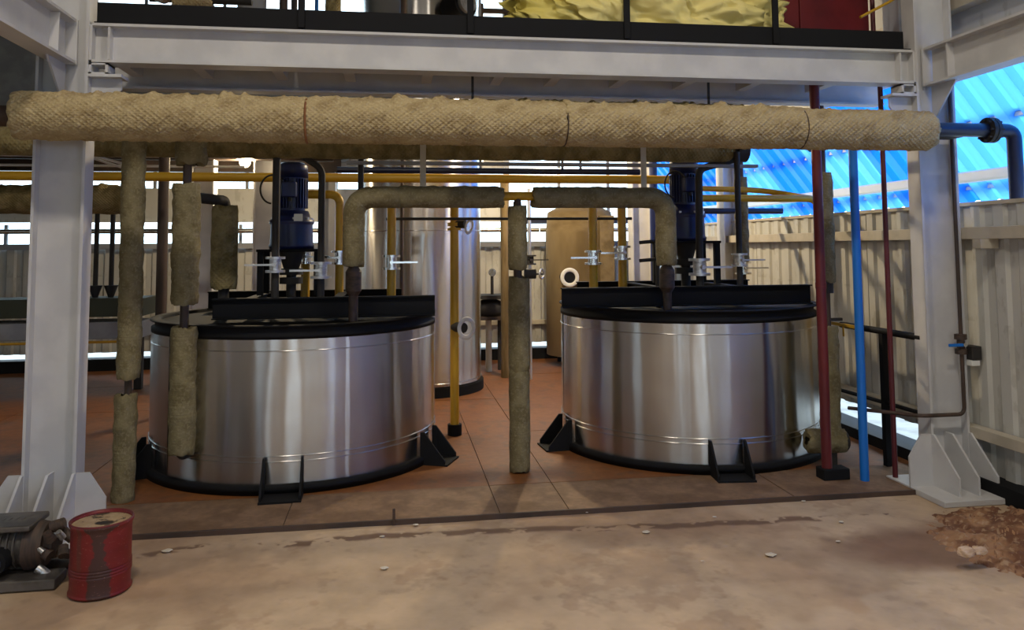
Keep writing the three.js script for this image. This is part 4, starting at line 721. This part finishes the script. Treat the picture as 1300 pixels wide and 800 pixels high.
// ---------------------------------------------------------------- foreground
{ // red tin
  const c = YY(127, 748, 0), R = 0.137, H = 0.325, t = thing('red_tin', 'dented red paint tin with a brown drip stain standing on the concrete', 'tin', [c.x, 0, c.z]);
  const map = tex(1024, 512, (u, v) => {
    const f = fb(u, v, 8, 401), s = fb(u, v, 32, 403, 4); let c = mixc([0.14, 0.012, 0.012], [0.24, 0.018, 0.017], f);
    const e = 0.02 * (fb(0.3, v, 16, 409) - 0.5) * 4, w = 0.058 - 0.03 * ss(0.35, 0.6, v) * (1 - ss(0.9, 1, v)) + 0.03 * ss(0.8, 0.95, v);
    const cu = 0.50 + e * 0.3; const m = 1 - ss(w - 0.006, w + 0.006, Math.abs(u - cu) + 0.03 * (s - 0.5));
    c = mixc(c, [0.062, 0.030, 0.026], 0.95 * m); const m2 = (1 - ss(0.01, 0.018, Math.abs(u - 0.40 + 0.02 * f))) * ss(0.3, 0.5, v); c = mixc(c, [0.09, 0.04, 0.03], 0.6 * m2);
    c = mixc(c, [0.42, 0.22, 0.17], 0.35 * ss(0.74, 0.82, fb(u, v, 64, 411, 3))); c = mixc(c, [0.1, 0.05, 0.035], 0.8 * ss(0.62, 0.7, f) * ss(0.9, 0.97, v)); return c;
  });
  const prof = [[0, 0], [R - 0.004, 0], [R, 0.006], [R, 0.012], [R - 0.006, 0.018]];
  for (const y of [0.09, 0.104, 0.118, 0.132]) prof.push([R - 0.006, y - 0.007], [R - 0.002, y], [R - 0.006, y + 0.007]);
  prof.push([R - 0.006, H - 0.04], [R - 0.003, H - 0.02], [R + 0.002, H - 0.012], [R + 0.002, H], [R - 0.006, H], [R - 0.008, H - 0.012]);
  const g = new THREE.LatheGeometry(prof.map(([a, b]) => new THREE.Vector2(a, b)), 72), p = g.attributes.position, uv = g.attributes.uv;
  for (let i = 0; i < p.count; i++) { const x = p.getX(i), y = p.getY(i), z = p.getZ(i), a = Math.atan2(x, z), k = 1 + 0.009 * n3(Math.sin(a) * 1.6 + 5, y * 4, Math.cos(a) * 1.6) * ss(0, 0.1, y) * 1.4; p.setXYZ(i, x * k, y, z * k); uv.setY(i, y / H); }
  for (let i = 0; i < p.count; i++) { const a = Math.atan2(p.getX(i), p.getZ(i)); uv.setX(i, (Math.floor(i / prof.length) / 72) ); }
  g.computeVertexNormals(); g.rotateY(Math.PI + 0.25); g.translate(c.x, 0, c.z); part(t, 'tin_body', g, std({ map, roughness: 0.45, metalness: 0.15 }));
  const lid = new THREE.CircleGeometry(R - 0.007, 64); lid.rotateX(-Math.PI / 2); lid.translate(c.x, H - 0.014, c.z);
  part(t, 'tin_lid', lid, std({ map: tex(256, 256, (u, v) => { const r = Math.hypot(u - 0.58, (v - 0.42) * 1.5), k = fb(u, v, 6, 421); return mixc(mixc([0.30, 0.20, 0.11], [0.48, 0.36, 0.22], fb(u, v, 12, 423)), [0.02, 0.013, 0.01], Math.max(1 - ss(0.16, 0.2, r + 0.16 * (k - 0.5)), 0.85 * ss(0.62, 0.68, k))); }), roughness: 0.7 }), 'rusty tin lid with a dark hole');
  part(t, 'rim_bead', new THREE.TorusGeometry(R - 0.002, 0.005, 8, 72).rotateX(Math.PI / 2).translate(c.x, H, c.z), M.red);
}
{ // pump with loose parts at the foot of the left column
  const c = YY(34, 742, 0), X = c.x, Zc = c.z - 0.03, t = thing('dirty_pump', 'dirty grey pump lying on a skid beside the red tin', 'pump', [X, 0, Zc]);
  part(t, 'skid', [box(X - 0.45, 0, Zc - 0.02, X + 0.16, 0.05, Zc + 0.12, 0.008), box(X - 0.45, 0, Zc - 0.25, X + 0.16, 0.05, Zc - 0.13, 0.008)], M.oily);
  part(t, 'motor_body', cyl(V(X - 0.42, 0.17, Zc - 0.05), V(X - 0.02, 0.17, Zc - 0.05), 0.105, 0.105, 32), M.oily);
  for (let k = 0; k < 9; k++) part(t, 'cooling_rib', cyl(V(X - 0.30 + k * 0.03, 0.17, Zc - 0.05), V(X - 0.292 + k * 0.03, 0.17, Zc - 0.05), 0.118, 0.118, 32), M.oily);
  part(t, 'inlet', [cyl(V(X - 0.11, 0.135, Zc + 0.02), V(X - 0.11, 0.135, Zc + 0.13), 0.055, 0.055, 24)], M.black); part(t, 'inlet_bore', cyl(V(X - 0.11, 0.135, Zc + 0.125), V(X - 0.11, 0.135, Zc + 0.133), 0.036, 0.036, 24), M.navyPipe);
  part(t, 'pump_head', [cyl(V(X - 0.02, 0.16, Zc - 0.05), V(X + 0.06, 0.16, Zc - 0.05), 0.12, 0.10, 28), cyl(V(X + 0.06, 0.16, Zc - 0.05), V(X + 0.1, 0.16, Zc - 0.05), 0.07, 0.07, 20)], M.brownSteel);
  part(t, 'top_cover', box(X - 0.36, 0.255, Zc - 0.16, X + 0.02, 0.285, Zc + 0.07, 0.01), M.oily);
  for (let k = 0; k < 10; k++) { const x = X + rr(0.04, 0.17), y = rr(0.07, 0.26), z = Zc + rr(-0.06, 0.1), s = rr(0.012, 0.03); part(t, 'fitting', cyl(V(x, y, z), V(x + rr(-0.06, 0.06), y + rr(-0.05, 0.05), z + rr(-0.04, 0.04)), s, s * rr(0.6, 1.2), 8), k % 3 ? M.brownSteel : M.galv); }
  const q = YY(93, 668, 0.03), s = thing('stub_pipe', 'short brown upright pipe with a chrome cap beside the left column foot', 'pipe', [q.x, 0, q.z]);
  const yt = Z(93, 592, q.z).y; part(s, 'pipe_run', cyl(V(q.x, 0, q.z), V(q.x, yt - 0.04, q.z), 0.02), M.brownSteel); part(s, 'chrome_cap', [cyl(V(q.x, yt - 0.04, q.z), V(q.x, yt + 0.02, q.z), 0.022), new THREE.SphereGeometry(0.022, 16, 10).translate(q.x, yt + 0.02, q.z)], M.chrome);
  part(s, 'side_lever', cyl(V(q.x - 0.1, 0.13, q.z + 0.05), V(q.x + 0.0, 0.16, q.z + 0.02), 0.010), M.chrome);
}
{ // earth heap at the right, chips of debris
  const t = thing('earth_heap', 'low heap of red earth against the column foot and wall', 'heap', [3.35, 0, -3.9]); t.userData.kind = 'stuff';
  const g = new THREE.PlaneGeometry(0.95, 1.5, 100, 150); g.rotateX(-Math.PI / 2); const p = g.attributes.position, cx = 3.25, cz = -3.85;
  for (let i = 0; i < p.count; i++) { const x = p.getX(i), z = p.getZ(i), d = Math.hypot((x - 0.25) / 0.75, z / 0.72); p.setY(i, -0.03 + Math.max(0, 0.13 * (1 - d) + 0.05 * f3(x * 5, 1, z * 5) + 0.025 * n3(x * 17, 2, z * 17) + 0.012 * n3(x * 40, 3, z * 40)) * ss(1.05, 0.75, d)); }
  g.computeVertexNormals(); g.translate(cx, 0, cz);
  part(t, 'earth_surface', uvBox(g), std({ map: tex(512, 512, (u, v) => { const a = fb(u, v, 8, 431), b = fb(u, v, 40, 433, 4); return mixc(mixc([0.16, 0.07, 0.04], [0.36, 0.20, 0.11], ss(0.35, 0.65, a)), [0.46, 0.32, 0.2], 0.6 * ss(0.55, 0.75, b)); }), roughness: 1, bumpMap: grain, bumpScale: 0.01 })).userData.kind = 'stuff';
  const rock = (x, z, s, sd) => { const g = new THREE.IcosahedronGeometry(s, 3), p = g.attributes.position; for (let i = 0; i < p.count; i++) { const v = V().fromBufferAttribute(p, i), k = 1 + 0.35 * n3(v.x / s * 1.3 + sd, v.y / s * 1.3, v.z / s * 1.3); p.setXYZ(i, v.x * k * 1.3, v.y * k * 0.7, v.z * k); } g.computeVertexNormals(); g.translate(x, 0, z); return g; };
  const rm = std({ map: mottle([0.45, 0.3, 0.2], [0.6, 0.45, 0.33], 441), roughness: 0.95 });
  const a = YY(1227, 702, 0.08), l = thing('stone', 'pale pinkish lump of stone on the red earth heap', 'stone', [a.x, 0.05, a.z]); part(l, 'stone_body', rock(a.x, a.z, 0.035, 2).translate(0, 0.085, 0), rm);
  const b = YY(1243, 703, 0.07), l2 = thing('stone', 'long flat crumb of earth beside the pale stone', 'stone', [b.x, 0.05, b.z]); part(l2, 'stone_body', rock(b.x, b.z, 0.03, 7).translate(0, 0.085, 0), rm);
  const cm = std({ color: lin(0.62, 0.56, 0.46), roughness: 0.8 });
  [[488, 722, 0.022], [1064, 688, 0.014], [978, 705, 0.03], [892, 713, 0.010], [907, 657, 0.014], [820, 676, 0.022], [528, 667, 0.018], [485, 682, 0.016], [212, 700, 0.03], [1068, 663, 0.016], [745, 651, 0.012], [1020, 637, 0.016]].forEach(([px, py, s], i) => { const q = YY(px, py, 0), c = thing('debris_chip', 'small pale chip of debris on the bare concrete before the kerb', 'chip', [q.x, 0, q.z], 'debris chips on the concrete'); part(c, 'chip_body', rock(q.x, q.z, s * 0.7, i * 3).scale(1, 0.35, 1).translate(0, 0.004, 0), cm); });
}
renderer.render(scene, camera);
